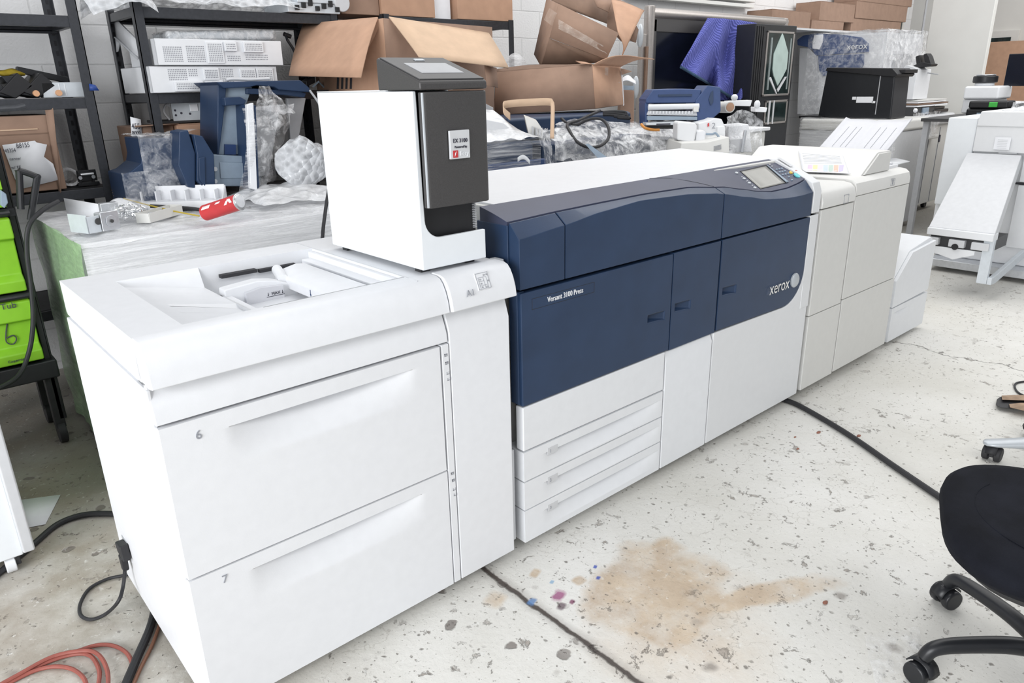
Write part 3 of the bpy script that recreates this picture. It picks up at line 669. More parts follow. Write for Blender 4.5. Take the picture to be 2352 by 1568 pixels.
# white lower panels
wp = part('lower_panel', MB().box(PX0+0.006, 1.778, 0.0, 0.036, 0.3975, 0.552), 'white', pr, bevel=0.004)
for k, (za, zt, num) in enumerate(((0.2865, 0.392, '1'), (0.178, 0.2815, '2'), (0.052, 0.1735, '3'))):
    d = part('paper_drawer', dent_panel(PX0+0.006, 1.776, za, zt, 0.0, 0.086, 1.45, 0.31, zt-0.034, zt-0.100, 0.066), 'white', pr, label='paper drawer marked ' + num)
    part('number_mark', text_mb(num, 0.017, Vector((1.1665, -0.001, zt-0.040)), UX, UZ), 'inkg', d)
    part('number_plate', MB().box(1.158, 1.205, -0.0006, 0.001, zt-0.046, zt-0.020), 'grayw', d)
part('lower_panel', MB().prism([(0.010, 0.548), (0.0, 0.52), (0.0, 0.05), (0.036, 0.05), (0.036, 0.548)], 'x', 1.785, 2.090), 'white', pr, bevel=0.004)
poly = [(2.098, 0.05), (2.868, 0.05), (2.868, 0.936), (2.806, 0.936)] + [(2.644 + 0.158*math.sin(t*PI/20), 0.541 + 0.15*(1-math.cos(t*PI/20))) for t in range(10, 0, -1)] + [(2.640, 0.541), (2.098, 0.550)]
part('lower_panel', MB().prism(poly, 'y', 0.001, 0.036), 'offw', pr, bevel=0.004)
for x in (1.16, 2.0, 2.75):
    for y in (0.12, 0.66):
        part('caster', MB().cyl((x-0.012, y, 0.028), (x+0.012, y, 0.028), 0.028, 16).box(x-0.016, x+0.016, y-0.02, y+0.02, 0.035, 0.078), 'rubber', pr)

# ================================================================== finishing units
f1 = thing('interface_module', 'narrow ivory interface module just right of the navy press', 'printer module', (3.06, 0.38, 0))
part('body', MB().box(2.897, 3.222, 0.03, 0.76, 0.07, 1.02), 'fin', f1, bevel=0.004)
part('seam_strip', MB().box(2.878, 2.897, 0.03, 0.70, 0.08, 1.0), 'grayp', f1)
top1 = [(0.76, 1.03), (0.06, 1.045), (0.025, 1.038), (0.004, 1.02), (-0.006, 0.985), (-0.004, 0.955), (0.03, 0.95), (0.76, 0.95)]
part('top_cover', MB().prism(top1, 'x', 2.892, 3.222), 'finw', f1, bevel=0.003)
part('upper_door', MB().box(2.90, 3.222, 0.0, 0.03, 0.441, 0.948), 'fin', f1, bevel=0.003)
part('lower_door', MB().box(2.902, 3.228, 0.0, 0.03, 0.055, 0.437), 'fin', f1, bevel=0.003)
b = MB()
q = [at(*p, y=-0.003) for p in ((1930, 420), (1946, 419), (1950, 440), (1935, 446))]
def outline(pts, w, y):
    mb = MB()
    for i in range(len(pts)):
        a, c = pts[i], pts[(i+1) % len(pts)]; mb.tube([(a.x, y, a.z), (c.x, y, c.z)], w, 5)
    return mb
part('icon_outline', MB().box(3.10, 3.145, -0.0045, -0.003, 0.995, 0.9965).box(3.10, 3.145, -0.0065, -0.005, 0.955, 0.9565).box(3.10, 3.1015, -0.0065, -0.003, 0.955, 0.996).box(3.1435, 3.145, -0.0065, -0.003, 0.955, 0.996), 'inkg', f1)
f2 = thing('finisher', 'tall ivory finisher with a raised scanner-like hump on its top', 'printer module', (3.55, 0.38, 0))
part('body', MB().box(3.236, 3.862, 0.03, 0.76, 0.07, 1.02), 'fin', f2, bevel=0.004)
top2 = [(0.76, 1.05), (0.06, 1.055), (0.028, 1.05), (0.008, 1.034), (0.0, 1.005), (0.0, 0.975), (0.03, 0.97), (0.76, 0.97)]
part('top_cover', MB().prism(top2, 'x', 3.234, 3.866), 'finw', f2, bevel=0.004)
part('upper_door', MB().box(3.236, 3.862, 0.0, 0.03, 0.455, 0.972), 'fin', f2, bevel=0.003)
part('lower_door', MB().box(3.240, 3.868, 0.0, 0.03, 0.06, 0.451), 'fin', f2, bevel=0.003)
part('hump', MB().prism([(3.37, 1.05), (3.385, 1.056), (3.535, 1.152), (3.55, 1.156), (3.69, 1.156), (3.69, 1.05)], 'y', 0.055, 0.72), 'finw', f2, bevel=0.004)
part('hump_end', MB().prism([(3.40, 1.056), (3.545, 1.150), (3.686, 1.150), (3.686, 1.056)], 'y', 0.045, 0.056), 'fin', f2, bevel=0.003)
part('exit_ledge', MB().box(3.70, 3.86, 0.07, 0.40, 1.05, 1.07).box(3.72, 3.84, 0.09, 0.3, 1.07, 1.082), 'warm', f2, bevel=0.003)
part('icon_outline', MB().box(3.62, 3.665, -0.0005, 0.001, 1.02, 1.0215).box(3.62, 3.665, -0.0015, 0, 0.985, 0.9865).box(3.62, 3.6215, -0.001, 0.001, 0.985, 1.02).box(3.6635, 3.665, -0.001, 0.001, 0.985, 1.02).box(3.635, 3.65, -0.001, 0.001, 0.99, 1.016), 'inkg', f2)
# ribbed output tray rising above the finisher
def trp(u, v):
    x = 3.84 + 0.36*u; z = 1.122 + 0.155*u; y = 0.135 + 0.03*u + 0.38*v
    return Vector((x, y, z - 0.006*math.exp(-((v-0.52)/0.05)**2) + (0.012*max(0, abs(v-0.5)-0.42)/0.08)))
tr_ = part('output_tray', MB().grid(trp, 10, 40), 'trayw', f2, solid=0.006)
b = MB()
for v in (0.13, 0.27, 0.36, 0.64, 0.72, 0.84):
    b.tube([trp(u/8, v) + Vector((-0.001, 0, 0.0035)) for u in range(1, 7)], 0.0012, 6)
part('tray_rib', b, 'inkg', tr_)
part('tray_support', MB().box(3.82, 3.86, 0.16, 0.50, 1.05, 1.12), 'grayw', f2)
part('side_flap', MB().add([(3.80, 0.10, 1.06), (3.98, 0.06, 1.075), (4.0, 0.14, 1.085), (3.80, 0.36, 1.09)], [(0, 1, 2, 3)]), 'white', f2, solid=0.005)
for x in (2.96, 3.17):
    part('caster', MB().cyl((x-0.012, 0.12, 0.028), (x+0.012, 0.12, 0.028), 0.028, 14).box(x-0.014, x+0.014, 0.1, 0.14, 0.035, 0.072), 'rubber', f1)
for x in (3.32, 3.78):
    part('caster', MB().cyl((x-0.012, 0.12, 0.028), (x+0.012, 0.12, 0.028), 0.028, 14).box(x-0.014, x+0.014, 0.1, 0.14, 0.035, 0.072), 'rubber', f2)
# low stacker at the far end
sk = thing('trimmer_unit', 'low white unit with a sloping top corner at the far end of the print line', 'printer module', (4.2, 0.38, 0))
body = [(3.905, 0.05), (4.50, 0.05), (4.50, 0.57), (4.47, 0.588), (4.18, 0.555), (4.155, 0.545), (3.985, 0.405), (3.905, 0.40)]
part('body', MB().prism([(x, z) for x, z in body], 'y', 0.05, 0.70), 'white', sk, bevel=0.004)
up = [(3.985, 0.242), (4.505, 0.252), (4.505, 0.566), (4.16, 0.545), (3.985, 0.402)]
part('upper_door', MB().prism(up, 'y', 0.03, 0.05), 'white', sk, bevel=0.003)
part('lower_door', dent_panel(3.985, 4.505, 0.03, 0.238, 0.03, 0.02, 4.12, 0.11, 0.205, 0.165, 0.012, 30, 20), 'white', sk)
part('top_slot', MB().box(4.2, 4.24, 0.18, 0.21, 0.56, 0.566), 'grayp', sk)
for x in (4.02, 4.46):
    part('caster', MB().cyl((x-0.012, 0.12, 0.02), (x+0.012, 0.12, 0.02), 0.02, 14).box(x-0.014, x+0.014, 0.1, 0.14, 0.025, 0.052), 'rubber', sk)
# printed colour chart lying over the hump slope
def colour_chart():
    mt, n, l, b, o = nt('printed_chart')
    tc = n.new('ShaderNodeTexCoord'); sp = n.new('ShaderNodeSeparateXYZ'); l.new(tc.outputs['Object'], sp.inputs[0])
    return mt
def chp(u, v):
    # u along y (far->near), v from the top edge down the slope onto the flat cover
    a, c_, d_, e_ = Vector((3.520, 0.47, 1.150)), Vector((3.505, 0.215, 1.142)), Vector((3.30, 0.30, 1.058)), Vector((3.36, 0.095, 1.064))
    top = a.lerp(c_, u); bot = d_.lerp(e_, u); p = top.lerp(bot, v)
    zz = 1.057 + max(0, (p.x-3.385))*0.64
    p.z = max(zz, 1.06 if p.x > 3.24 else 1.05) + 0.004; return p
cc = solo('printed_chart', 'printed colour chart sheet lying on the sloping top of the finisher', 'paper sheet', MB().grid(chp, 12, 12), 'paper', solid=0.0008)
cols = [(.75, .62, .75), (.85, .82, .45), (.90, .72, .80), (.62, .70, .88), (.55, .66, .60), (.80, .55, .45), (.60, .55, .85)]
for k, c in enumerate(cols):
    M['chart%d' % k] = pm('chart_band_%s' % 'abcdefg'[k], c, 0.8)
    u0, u1 = 0.10+0.115*k, 0.10+0.115*k+0.10
    def bandf(a, t, u0=u0, u1=u1): 
        u = u0+(u1-u0)*a; v = 0.46 + 0.34*t - 0.30*(u-0.5)**2*2*t; p = chp(min(u+0.10*(1-t)*0.6, .97), v); p.z += 0.0010; return p
    part('colour_band', MB().grid(bandf, 3, 5), 'chart%d' % k, cc)
b = MB()
for k in range(7):
    v = 0.10+0.05*k
    b.tube([chp(0.08+0.84*i/10, v)+Vector((0, 0, .0012)) for i in range(11)], 0.0006, 4)
part('printed_lines', b, 'grayp', cc)
# ================================================================== steel racks along the back wall
def rack(name, label, x0, x1, y0, y1, h, levels, group='grey steel racks along the back wall'):
    t = thing(name, label, 'rack', ((x0+x1)/2, (y0+y1)/2, 0), group)
    for x, sx in ((x0, 1), (x1, -1)):
        for y, sy in ((y0, 1), (y1, -1)):
            # angle-iron post
            p = part('post', MB().box(min(x, x+sx*0.045), max(x, x+sx*0.045), min(y, y+sy*0.004), max(y, y+sy*0.004), 0, h).box(min(x, x+sx*0.004), max(x, x+sx*0.004), min(y, y+sy*0.045), max(y, y+sy*0.045), 0, h), 'rack', t)
            if y == y1:
                sl = MB()
                for k in range(int(h/0.05)-1): sl.box(x+sx*0.016, x+sx*0.028, y-0.0055, y-0.0035, 0.06+k*0.05, 0.085+k*0.05)
                part('keyhole_row', sl, 'gap', p)['kind'] = 'stuff'
    for z in levels:
        for y, sy in ((y0, 1), (y1, -1)):
            prof = [(0, 0), (0.028, 0), (0.028, 0.012), (0.006, 0.016), (0.006, 0.03), (0.022, 0.034), (0.022, 0.05), (0.0, 0.05)]
            part('beam', MB().prism([(y+sy*(a+0.004), z-0.052+c) for a, c in prof], 'x', x0+0.004, x1-0.004), 'rack', t, bevel=0.002)
        for x, sx in ((x0, 1), (x1, -1)):
            part('side_beam', MB().box(min(x+sx*.005, x+sx*0.03), max(x+sx*.005, x+sx*0.03), y0+0.03, y1-0.03, z-0.045, z-0.004), 'rack', t, bevel=0.002)
        part('shelf_board', MB().box(x0+0.01, x1-0.01, y0+0.012, y1-0.012, z-0.012, z-0.002), 'rackd', t)
    return t
rack('steel_rack', 'grey steel rack at the far left above the green drawer cart', -0.65, 0.605, 2.6, 3.1, 2.3, (0.5, 1.075, 1.505, 1.87))
rack('steel_rack', 'grey steel rack holding the white vented panels', 0.852, 1.975, 2.6, 3.1, 2.3, (0.6, 1.10, 1.515, 1.925), )
rack('steel_rack', 'low-topped grey steel rack behind the big open carton', 2.285, 3.355, 2.6, 3.1, 1.945, (0.5, 1.0, 1.935))

# ------------------------------------------------------------------ cartons
def plate(mb, pts): mb.quad(*pts)
def closed_box(name, label, x0, x1, y0, y1, z0, z1, mat, group=None, seam='x', tape=True):
    t = thing(name, label, 'cardboard box', ((x0+x1)/2, (y0+y1)/2, z0), group)
    part('body', MB().box(x0, x1, y0, y1, z0, z1-0.004), mat, t, bevel=0.004)
    g = 0.003
    if seam == 'x':
        ym = (y0+y1)/2
        part('top_flap', MB().box(x0, x1, y0, ym-g, z1-0.004, z1), mat, t, bevel=0.0015); part('top_flap', MB().box(x0, x1, ym+g, y1, z1-0.004, z1), mat, t, bevel=0.0015)
        if tape: part('tape_strip', MB().box(x0-0.001, x1, ym-0.025, ym+0.025, z1, z1+0.001).box(x0-0.0012, x0, ym-0.025, ym+0.025, z1-0.07, z1), 'tape', t)
    else:
        xm = (x0+x1)/2
        part('top_flap', MB().box(x0, xm-g, y0, y1, z1-0.004, z1), mat, t, bevel=0.0015); part('top_flap', MB().box(xm+g, x1, y0, y1, z1-0.004, z1), mat, t, bevel=0.0015)
        if tape: part('tape_strip', MB().box(xm-0.025, xm+0.025, y0-0.001, y1, z1, z1+0.001).box(xm-0.025, xm+0.025, y0-0.0012, y0, z1-0.07, z1), 'tape', t)
    return t
# --- left rack, middle shelf
def fuser(label, px, yy, tilt):
    c = at(px, 192, y=yy); c.z = 1.505
    t = thing('toner_unit', label, 'printer part', c, 'black printer parts on the left rack')
    R = Matrix.Translation(c) @ Matrix.Rotation(tilt, 4, 'Y')
    part('body', MB().prism([(-0.06, 0.03), (0.0, 0.0), (0.085, 0.055), (0.03, 0.115)], 'y', -0.0, 0.30).xf(Matrix.Translation(c)), 'black', t, bevel=0.005)
    part('side_lid', MB().prism([(-0.085, 0.02), (-0.01, 0.005), (-0.065, 0.105), (-0.13, 0.10)], 'y', 0.01, 0.28).xf(Matrix.Translation(c)), 'smoke', t, bevel=0.005)
    part('copper_roller', MB().cyl(c+Vector((0.085, -0.02, 0.022)), c+Vector((0.085, 0.02, 0.022)), 0.014, 14), 'copper', t)
    return t
fuser('black printer part at the left end of the left rack shelf', 28, 2.66, 0)
fuser('black printer part next to the grey metal bracket on the left rack', 82, 2.66, 0)
solo('toner_bottle', 'dull yellow bag lying behind the black printer parts', 'bag', MB().sphere(at(15, 168, y=2.85), 0.05, 1.6, 0.8, 0.35).jitter(0.012, 20), 'yell')
c = at(96, 170, y=2.85)
solo('black_bar', 'long black plastic bar leaning behind the printer parts', 'printer part', MB().obox(c+Vector((0.0, 0, -0.004)), (0.105, 0, -0.026), (0, 0.02, 0), (0.004, 0, 0.014)), 'smoke', bevel=0.003)
t = thing('metal_bracket', 'grey sheet metal channel at the right end of the left rack shelf', 'metal bracket', at(148, 205, y=2.68))
a0, a1 = at(95, 205, y=2.68), at(203, 205, y=2.68)
part('channel', MB().box(a0.x, a1.x, 2.66, 2.74, 1.506, 1.575), 'metw', t, bevel=0.003)
for px in (133, 146): part('slot', MB().box(at(px, 190, y=2.66).x, at(px, 190, y=2.66).x+0.003, 2.6585, 2.6602, 1.515, 1.57), 'paper', t)
solo('tape_flag', 'scrap of blue tape stuck on the left rack post', 'tape', MB().add([at(204, 192, y=2.594), at(219, 195, y=2.592), at(228, 208, y=2.59), at(206, 208, y=2.594)], [(0, 1, 2, 3)]), 'bluet', solid=0.002)
# --- left rack, lower shelf: torn carton with a taped sheet
t = thing('torn_carton', 'brown carton with a handwritten sheet taped on it, left rack', 'cardboard box', (0.2, 2.8, 1.077))
bx1 = at(136, 350, y=2.62).x
part('body', MB().box(-0.2, bx1, 2.62, 2.98, 1.08, 1.43), 'brown', t, bevel=0.006)
part('edge_flap', MB().add([at(103, 250, y=2.612), at(122, 248, y=2.605), at(141, 440, y=2.60), at(136, 446, y=2.612)], [(0, 1, 2, 3)]), 'brown', t, solid=0.004)
part('fold_line', MB().box(-0.1, bx1, 2.6185, 2.62, 1.345, 1.35), 'brownd', t)
part('tape_tear', MB().box(at(0, 300, y=2.618).x, at(88, 303, y=2.618).x, 2.6165, 2.6195, 1.366, 1.371), 'tanl', t)
pts = [at(5, 333, y=2.612), at(80, 323, y=2.61), at(84, 327, y=2.60), at(108, 332, y=2.585), at(101, 360, y=2.59), at(122, 376, y=2.60), at(134, 413, y=2.606), at(45, 435, y=2.612), at(30, 400, y=2.612)]
sh = part('taped_sheet', MB().quad(*pts), 'paper', t, solid=0.001)
part('handwriting', text_mb('B8155', 0.030, at(38, 340, y=2.606), Vector((1, 0, 0.03)), UZ, 0.0005, xs=.72), 'ink', sh)
part('handwriting', text_mb('*45354', 0.024, at(8, 351, y=2.606), Vector((1, 0, 0.03)), UZ, 0.0005, xs=.72), 'ink', sh)
part('handwriting', text_mb('center', 0.018, at(22, 368, y=2.606), UX, UZ, 0.0005), 'ink', sh)
part('handwriting', text_mb('w/ FF', 0.018, at(26, 388, y=2.606), UX, UZ, 0.0005), 'ink', sh)
c = at(158, 405, y=2.72)
b = MB()
b.loft([[c + Vector((0.05*math.cos(2*PI*k/20)*s, dy, 0.045*math.sin(2*PI*k/20)*s)) for k in range(20)] for dy, s in ((0.0, 0.72), (-0.005, 1), (0.12, 1.02), (0.3, 0.98))], True, False).jitter(0.006, 25)
solo('film_roll', 'tube of clear plastic wrap on the left rack', 'plastic wrap', b.xf(Matrix.Translation((0, 0, 1.078-c.z+0.047))), 'wrapc', solid=0.003)
c = at(198, 400, y=2.72)
t = thing('metal_mechanism', 'small black and steel mechanism beside the wrap tube, left rack', 'printer part', (c.x, c.y, 1.077))
part('frame', MB().box(c.x-0.05, c.x+0.05, 2.70, 2.74, 1.077, 1.095).box(c.x-0.045, c.x+0.045, 2.71, 2.72, 1.10, 1.155).box(c.x-0.04, c.x-0.03, 2.7, 2.74, 1.09, 1.15).box(c.x+0.02, c.x+0.03, 2.7, 2.74, 1.09, 1.14), 'smoke', t, bevel=0.002)
part('shaft', MB().cyl((c.x-0.03, 2.70, 1.135), (c.x+0.03, 2.70, 1.135), 0.007, 10), 'metal', t)
for dx in (-0.035, 0.025): part('pulley', MB().cyl((c.x+dx, 2.692, 1.12), (c.x+dx, 2.70, 1.12), 0.009, 12), 'metal', t)
# --- second rack: vented white panels
def vent_panel(label, P0, P1, z0, z1, depth, flip, rows):
    """long tray-like cover: front wall with perforated fields, side walls, floor"""
    x0, x1 = P0, P1
    t = thing('vented_panel', label, 'machine cover', ((x0[0]+x1[0])/2, (x0[1]+x1[1])/2+depth/2, z0), 'white vented covers on the rack')
    d = (Vector((*x1, 0))-Vector((*x0, 0))); L = d.length; d.normalize(); nrm = Vector((-d.y, d.x, 0))
    O = Vector((x0[0], x0[1], z0))
    def W(a, q, h): return O + d*a + nrm*q + UZ*h
    H = z1-z0
    def bx(mb, a0, a1, q0, q1, h0, h1):
        mb.add([W(a0,q0,h0),W(a1,q0,h0),W(a1,q1,h0),W(a0,q1,h0),W(a0,q0,h1),W(a1,q0,h1),W(a1,q1,h1),W(a0,q1,h1)],[(3,2,1,0),(4,5,6,7),(0,1,5,4),(1,2,6,5),(2,3,7,6),(3,0,4,7)])
    mb = MB()
    bx(mb, 0, L, 0, 0.006, 0, H); bx(mb, 0, 0.006, 0, depth, 0, H); bx(mb, L-0.006, L, 0, depth, 0, H*0.9)
    if flip: bx(mb, 0, L, 0, depth, 0, 0.006)
    else: bx(mb, 0, L, 0, depth, H-0.006, H)
    part('shell', mb, 'grayw' if False else 'white', t, bevel=0.003)
    for (a0, a1, h0, h1, q) in rows:
        if q: 
            m2 = MB(); bx(m2, a0*L-0.008, a1*L+0.008, -q, 0, h0*H-0.008, h1*H+0.008); part('raised_field', m2, 'white', t, bevel=0.003)
        g = MB(); nx = max(3, int((a1-a0)*L/0.0085)); nz = max(3, int((h1-h0)*H/0.0085))
        for i in range(nx):
            for j in range(nz):
                aa = (a0+(a1-a0)*(i+.5)/nx)*L; hh = (h0+(h1-h0)*(j+.5)/nz)*H
                w_ = 0.0026; g.quad(W(aa-w_, -q-0.0008, hh-w_), W(aa+w_, -q-0.0008, hh-w_), W(aa+w_, -q-0.0008, hh+w_), W(aa-w_, -q-0.0008, hh+w_))
        part('vent_holes', g, 'inkg', t, smooth=0)['kind'] = 'stuff'
    return t
p0, p1 = at(348, 198, y=2.57), at(643, 180, y=2.57)
vent_panel('lower of the two white vented covers stacked on the rack', (p0.x, 2.565), (p1.x, 2.60), 1.517, 1.645, 0.42, False,
  [(0.13, 0.27, 0.45, 0.9, 0), (0.28, 0.35, 0.6, 0.9, 0), (0.40, 0.50, 0.52, 0.86, 0.012), (0.17, 0.36, 0.10, 0.36, 0.02), (0.40, 0.44, 0.14, 0.34, 0.02), (0.45, 0.52, 0.14, 0.34, 0.02), (0.535, 0.63, 0.35, 0.9, 0), (0.69, 0.80, 0.32, 0.84, 0.010), (0.83, 0.95, 0.32, 0.84, 0.010)])
p0, p1 = at(362, 150, y=2.57), at(652, 130, y=2.57)
vent_panel('upper of the two white vented covers, under the wrapped bundle', (p0.x, 2.56), (p1.x, 2.585), 1.648, 1.775, 0.40, True,
  [(0.05, 0.19, 0.12, 0.72, 0), (0.22, 0.36, 0.12, 0.76, 0), (0.385, 0.495, 0.14, 0.85, 0.006), (0.525, 0.60, 0.62, 0.86, 0.016), (0.53, 0.64, 0.16, 0.40, 0), (0.68, 0.82, 0.58, 0.88, 0.014), (0.68, 0.87, 0.2, 0.46, 0)])
p0, p1 = at(375, 95, y=2.72), at(622, 75, y=2.72)
b = MB().obox(((p0.x+p1.x)/2, 2.78, 1.80), ((p1.x-p0.x)/2, 0.01, 0.012), (0, 0.13, 0), (-0.0006, 0, 0.026))
t = thing('wrapped_bundle', 'flat part in shiny clear wrap on top of the vented covers', 'wrapped part', ((p0.x+p1.x)/2, 2.78, 1.776))
part('core', b, 'metw', t, bevel=0.02)
b = MB().obox(((p0.x+p1.x)/2, 2.78, 1.80), ((p1.x-p0.x)/2+.008, 0.01, 0.012), (0, 0.138, 0), (-0.0006, 0, 0.031))
bmw = part('film', b, 'wrapc', t, bevel=0.022)
t = thing('angled_panel', 'pale grey angled panel leaning inside the second rack', 'machine cover', (0.95, 2.85, 1.517))
part('panel', MB().add([at(262, 38, y=3.06), at(318, 95, y=2.66), at(318, 130, y=2.66), at(268, 85, y=3.06)], [(0, 1, 2, 3)]), 'grayw', t, solid=0.008)
part('ledge', MB().add([at(262, 86, y=3.05), at(268, 85, y=3.06), at(320, 131, y=2.66), at(316, 137, y=2.64)], [(0, 1, 2, 3)]), 'grayp', t, solid=0.006)
part('rib', MB().add([at(265, 88, y=3.05), at(268, 120, y=3.05), at(272, 118, y=3.05), at(277, 94, y=3.0)], [(0, 1, 2, 3)]), 'grayp', t, solid=0.004)
c = at(285, 194, y=2.75)
solo('bubble_wrap_tube', 'rolled tube of bubble wrap at the left end of the second rack shelf', 'bubble wrap', MB().loft([[Vector((0.89+dx, 2.66+0.055*math.cos(2*PI*k/18), 1.565+0.047*math.sin(2*PI*k/18))) for k in range(18)] for dx in (0, .03, .06, .1, .14)], True, True).jitter(0.006, 22), 'bubble')
t = thing('dark_mechanism', 'black skeletal mechanism between the vented covers and the big carton', 'printer part', (1.85, 2.8, 1.517))
b = MB()
for k in range(6): b.obox((1.80+0.02*k, 2.72+0.02*(k % 3), 1.56+0.045*k), (0.03+0.004*k, 0, 0.012-0.008*(k % 3)), (0, 0.04, 0), (0, 0, 0.016))
part('frame', b, 'black', t, bevel=0.003)
b = MB().tube([at(656, 80, y=2.7), at(660, 92, y=2.68), at(672, 110, y=2.68), at(682, 130, y=2.68)], 0.008, 8).tube([at(652, 78, y=2.7), at(668, 84, y=2.7)], 0.012, 8)
part('arm', b, 'smoke', t)
part('cable_bundle', MB().tube([(1.80, 2.66, 1.53), (1.83, 2.64, 1.56), (1.87, 2.66, 1.53), (1.9, 2.65, 1.55)], 0.006, 6), 'slate', t)
# --- second rack, lower level
t = thing('metal_chassis', 'pale sheet metal printer chassis on the lower level of the second rack', 'printer part', (1.2, 2.75, 1.36))
a0, a1 = at(396, 258, y=2.68), at(520, 262, y=2.68)
part('side_plate', MB().box(a0.x, a1.x, 2.68, 2.69, 1.372, 1.472), 'metw', t, bevel=0.002)
part('tray', MB().box(a0.x-0.06, a1.x, 2.68, 2.95, 1.362, 1.375), 'char2', t, bevel=0.002)
part('tag', MB().box(a0.x+0.095, a0.x+0.135, 2.676, 2.68, 1.42, 1.455), 'paper', t)
part('lever', MB().tube([(a0.x+0.19, 2.67, 1.365), (a0.x+0.19, 2.66, 1.40), (a0.x+0.25, 2.66, 1.41), (a0.x+0.34, 2.66, 1.415)], 0.009, 8), 'fin', t)
for k, (dx, dz) in enumerate(((0.015, 0.03), (0.015, 0.055), (0.09, 0.035), (0.045, 0.04), (0.2, 0.06))): part('hole', MB().cyl((a0.x+dx, 2.6785, 1.372+dz), (a0.x+dx, 2.681, 1.372+dz), 0.006, 10), 'ink', t)
part('wire_loop', MB().tube(spline([(a0.x-0.015, 2.70, 1.38), (a0.x-0.04, 2.69, 1.42), (a0.x-0.025, 2.69, 1.455), (a0.x+0.0, 2.70, 1.45)], 5), 0.006, 6), 'paper', t)
t = thing('taped_carton', 'brown carton marked 455 on the lower level of the second rack', 'cardboard box', (1.05, 2.8, 1.10))
xa, xb = at(296, 300, y=2.66).x, at(400, 300, y=2.66).x
part('body', MB().box(xa+.03, xb, 2.66, 3.0, 1.102, 1.352), 'brown', t, bevel=0.005)
part('open_flap', MB().quad((xa+.03, 2.66, 1.352), (xb, 2.66, 1.352), (xb+.01, 2.60, 1.362), (xa+.02, 2.61, 1.36)), 'brown', t, solid=0.004)
sh = part('label_sheet', MB().quad(at(299, 268, y=2.655), at(323, 274, y=2.655), at(328, 318, y=2.655), at(302, 312, y=2.655)), 'paper', t, solid=0.001)
part('handwriting', text_mb('455', 0.040, at(303, 296, y=2.653), Vector((1, 0, -.05)), UZ, 0.0005, xs=.7), 'ink', sh)
part('handwriting', text_mb('8000', 0.030, at(304, 310, y=2.653), Vector((1, 0, -.05)), UZ, 0.0005, xs=.7), 'ink', sh)
xc = at(500, 300, y=2.62).x
closed_box('carton', 'light brown carton beneath the metal chassis', xb+0.004, xc+.05, 2.62, 2.98, 1.102, 1.358, 'tan', None, 'x')
# --- top of second rack: bubble wrapped parts and a chassis
b = MB().grid(lambda u, v: Vector((0.70+1.05*u, 2.56+0.5*v, 1.935+0.12*math.sin(PI*min(1, v*1.3+0.05))*(0.7+0.3*math.sin(9*u+3*v)))), 60, 20).jitter(0.02, 9)
solo('bubble_wrap_pile', 'heap of bubble wrap spread over the top of the second rack', 'bubble wrap', b, 'bubble')
b = MB().grid(lambda u, v: Vector((0.64+0.30*u, 2.50+0.25*v, 1.90+0.10*math.sin(PI*v)-0.03*math.cos(5*u))), 20, 14).jitter(0.02, 12)
solo('bubble_wrap_sheet', 'loose end of bubble wrap drooping off the corner of the second rack', 'bubble wrap', b, 'bubble')
t = thing('circuit_chassis', 'pale printer chassis with black fittings on top of the second rack', 'printer part', (1.86, 2.78, 1.927))
part('plate', MB().box(1.66, 1.985, 2.585, 2.9, 1.928, 1.98).box(1.72, 1.99, 2.58, 2.9, 1.98, 2.05), 'metw', t, bevel=0.004)
for k in range(7): part('fitting', MB().box(1.70+0.042*k, 1.725+0.042*k, 2.572, 2.586, 1.94+0.012*(k % 3), 1.965+0.016*(k % 3)), 'black', t, bevel=0.002)
part('round_cap', MB().cyl((2.0, 2.575, 1.99), (2.0, 2.62, 1.99), 0.05, 20), 'grayw', t, bevel=0.006)
# --- third rack top: two cartons with a sheet between
zt = 1.937
x0, x1 = at(795, 35, y=2.62).x, at(1000, 38, y=2.62).x
closed_box('carton', 'left carton on the top of the third rack', x0+.25, x1, 2.62, 3.0, zt, zt+0.36, 'tan', 'cartons on the third rack', 'y')
x2, x3 = at(1052, 42, y=2.62).x, at(1178, 45, y=2.62).x
closed_box('carton', 'right carton on the top of the third rack', x2, x3, 2.62, 3.0, zt, zt+0.36, 'tan', 'cartons on the third rack', 'y')
solo('white_board', 'white board standing between the two cartons on the third rack', 'board', MB().box(x1+0.004, x2-0.03, 2.66, 2.68, zt, zt+0.30), 'paper', bevel=0.002)
solo('carton', 'tan carton bridging the second and third racks at ceiling height', 'cardboard box', MB().box(x0-0.02, x0+.245, 2.64, 3.0, 1.937, 2.28), 'brown', 'cartons on the third rack', bevel=0.004)

# ================================================================== wrapped machine on the left and what lies on it
wm = thing('wrapped_machine', 'waist-high white machine fully wound in stretch film behind the feeder', 'wrapped machine', (0.85, 2.0, 0))
part('cabinet', MB().box(0.215, 1.62, 1.48, 2.47, 0.10, 0.985), 'warm', wm, bevel=0.02)
part('panel_line', MB().box(1.0, 1.62, 1.476, 1.481, 0.86, 0.864).box(1.23, 1.234, 1.476, 1.481, 0.70, 0.985), 'grayp', wm)
def film_front(u, v):
    x = 0.2+1.435*u; z = 0.06+0.94*v
    return Vector((x, 1.462 - 0.012*noise.noise((x*2, 0, z*9)) - 0.012*math.sin(PI*v), z))
part('film_front', MB().grid(film_front, 60, 50), 'wrapw', wm)
def film_top(u, v):
    x = 0.2+1.435*u; y = 1.462+1.02*v
    return Vector((x, y, 0.996 + 0.010*noise.noise((x*6, y*6, 3)) + 0.004*noise.noise((x*25, y*25, 3)) - 0.012*((1-v)**8)))
part('film_top', MB().grid(film_top, 80, 60), 'wrapm', wm)
def film_left(u, v):
    y = 1.462+1.02*u; z = 0.02+0.978*v
    return Vector((0.198 + 0.012*noise.noise((0, y*4, z*5)) + (0.02*(1-v)*noise.noise((1, y*9, z*4))), y, z))
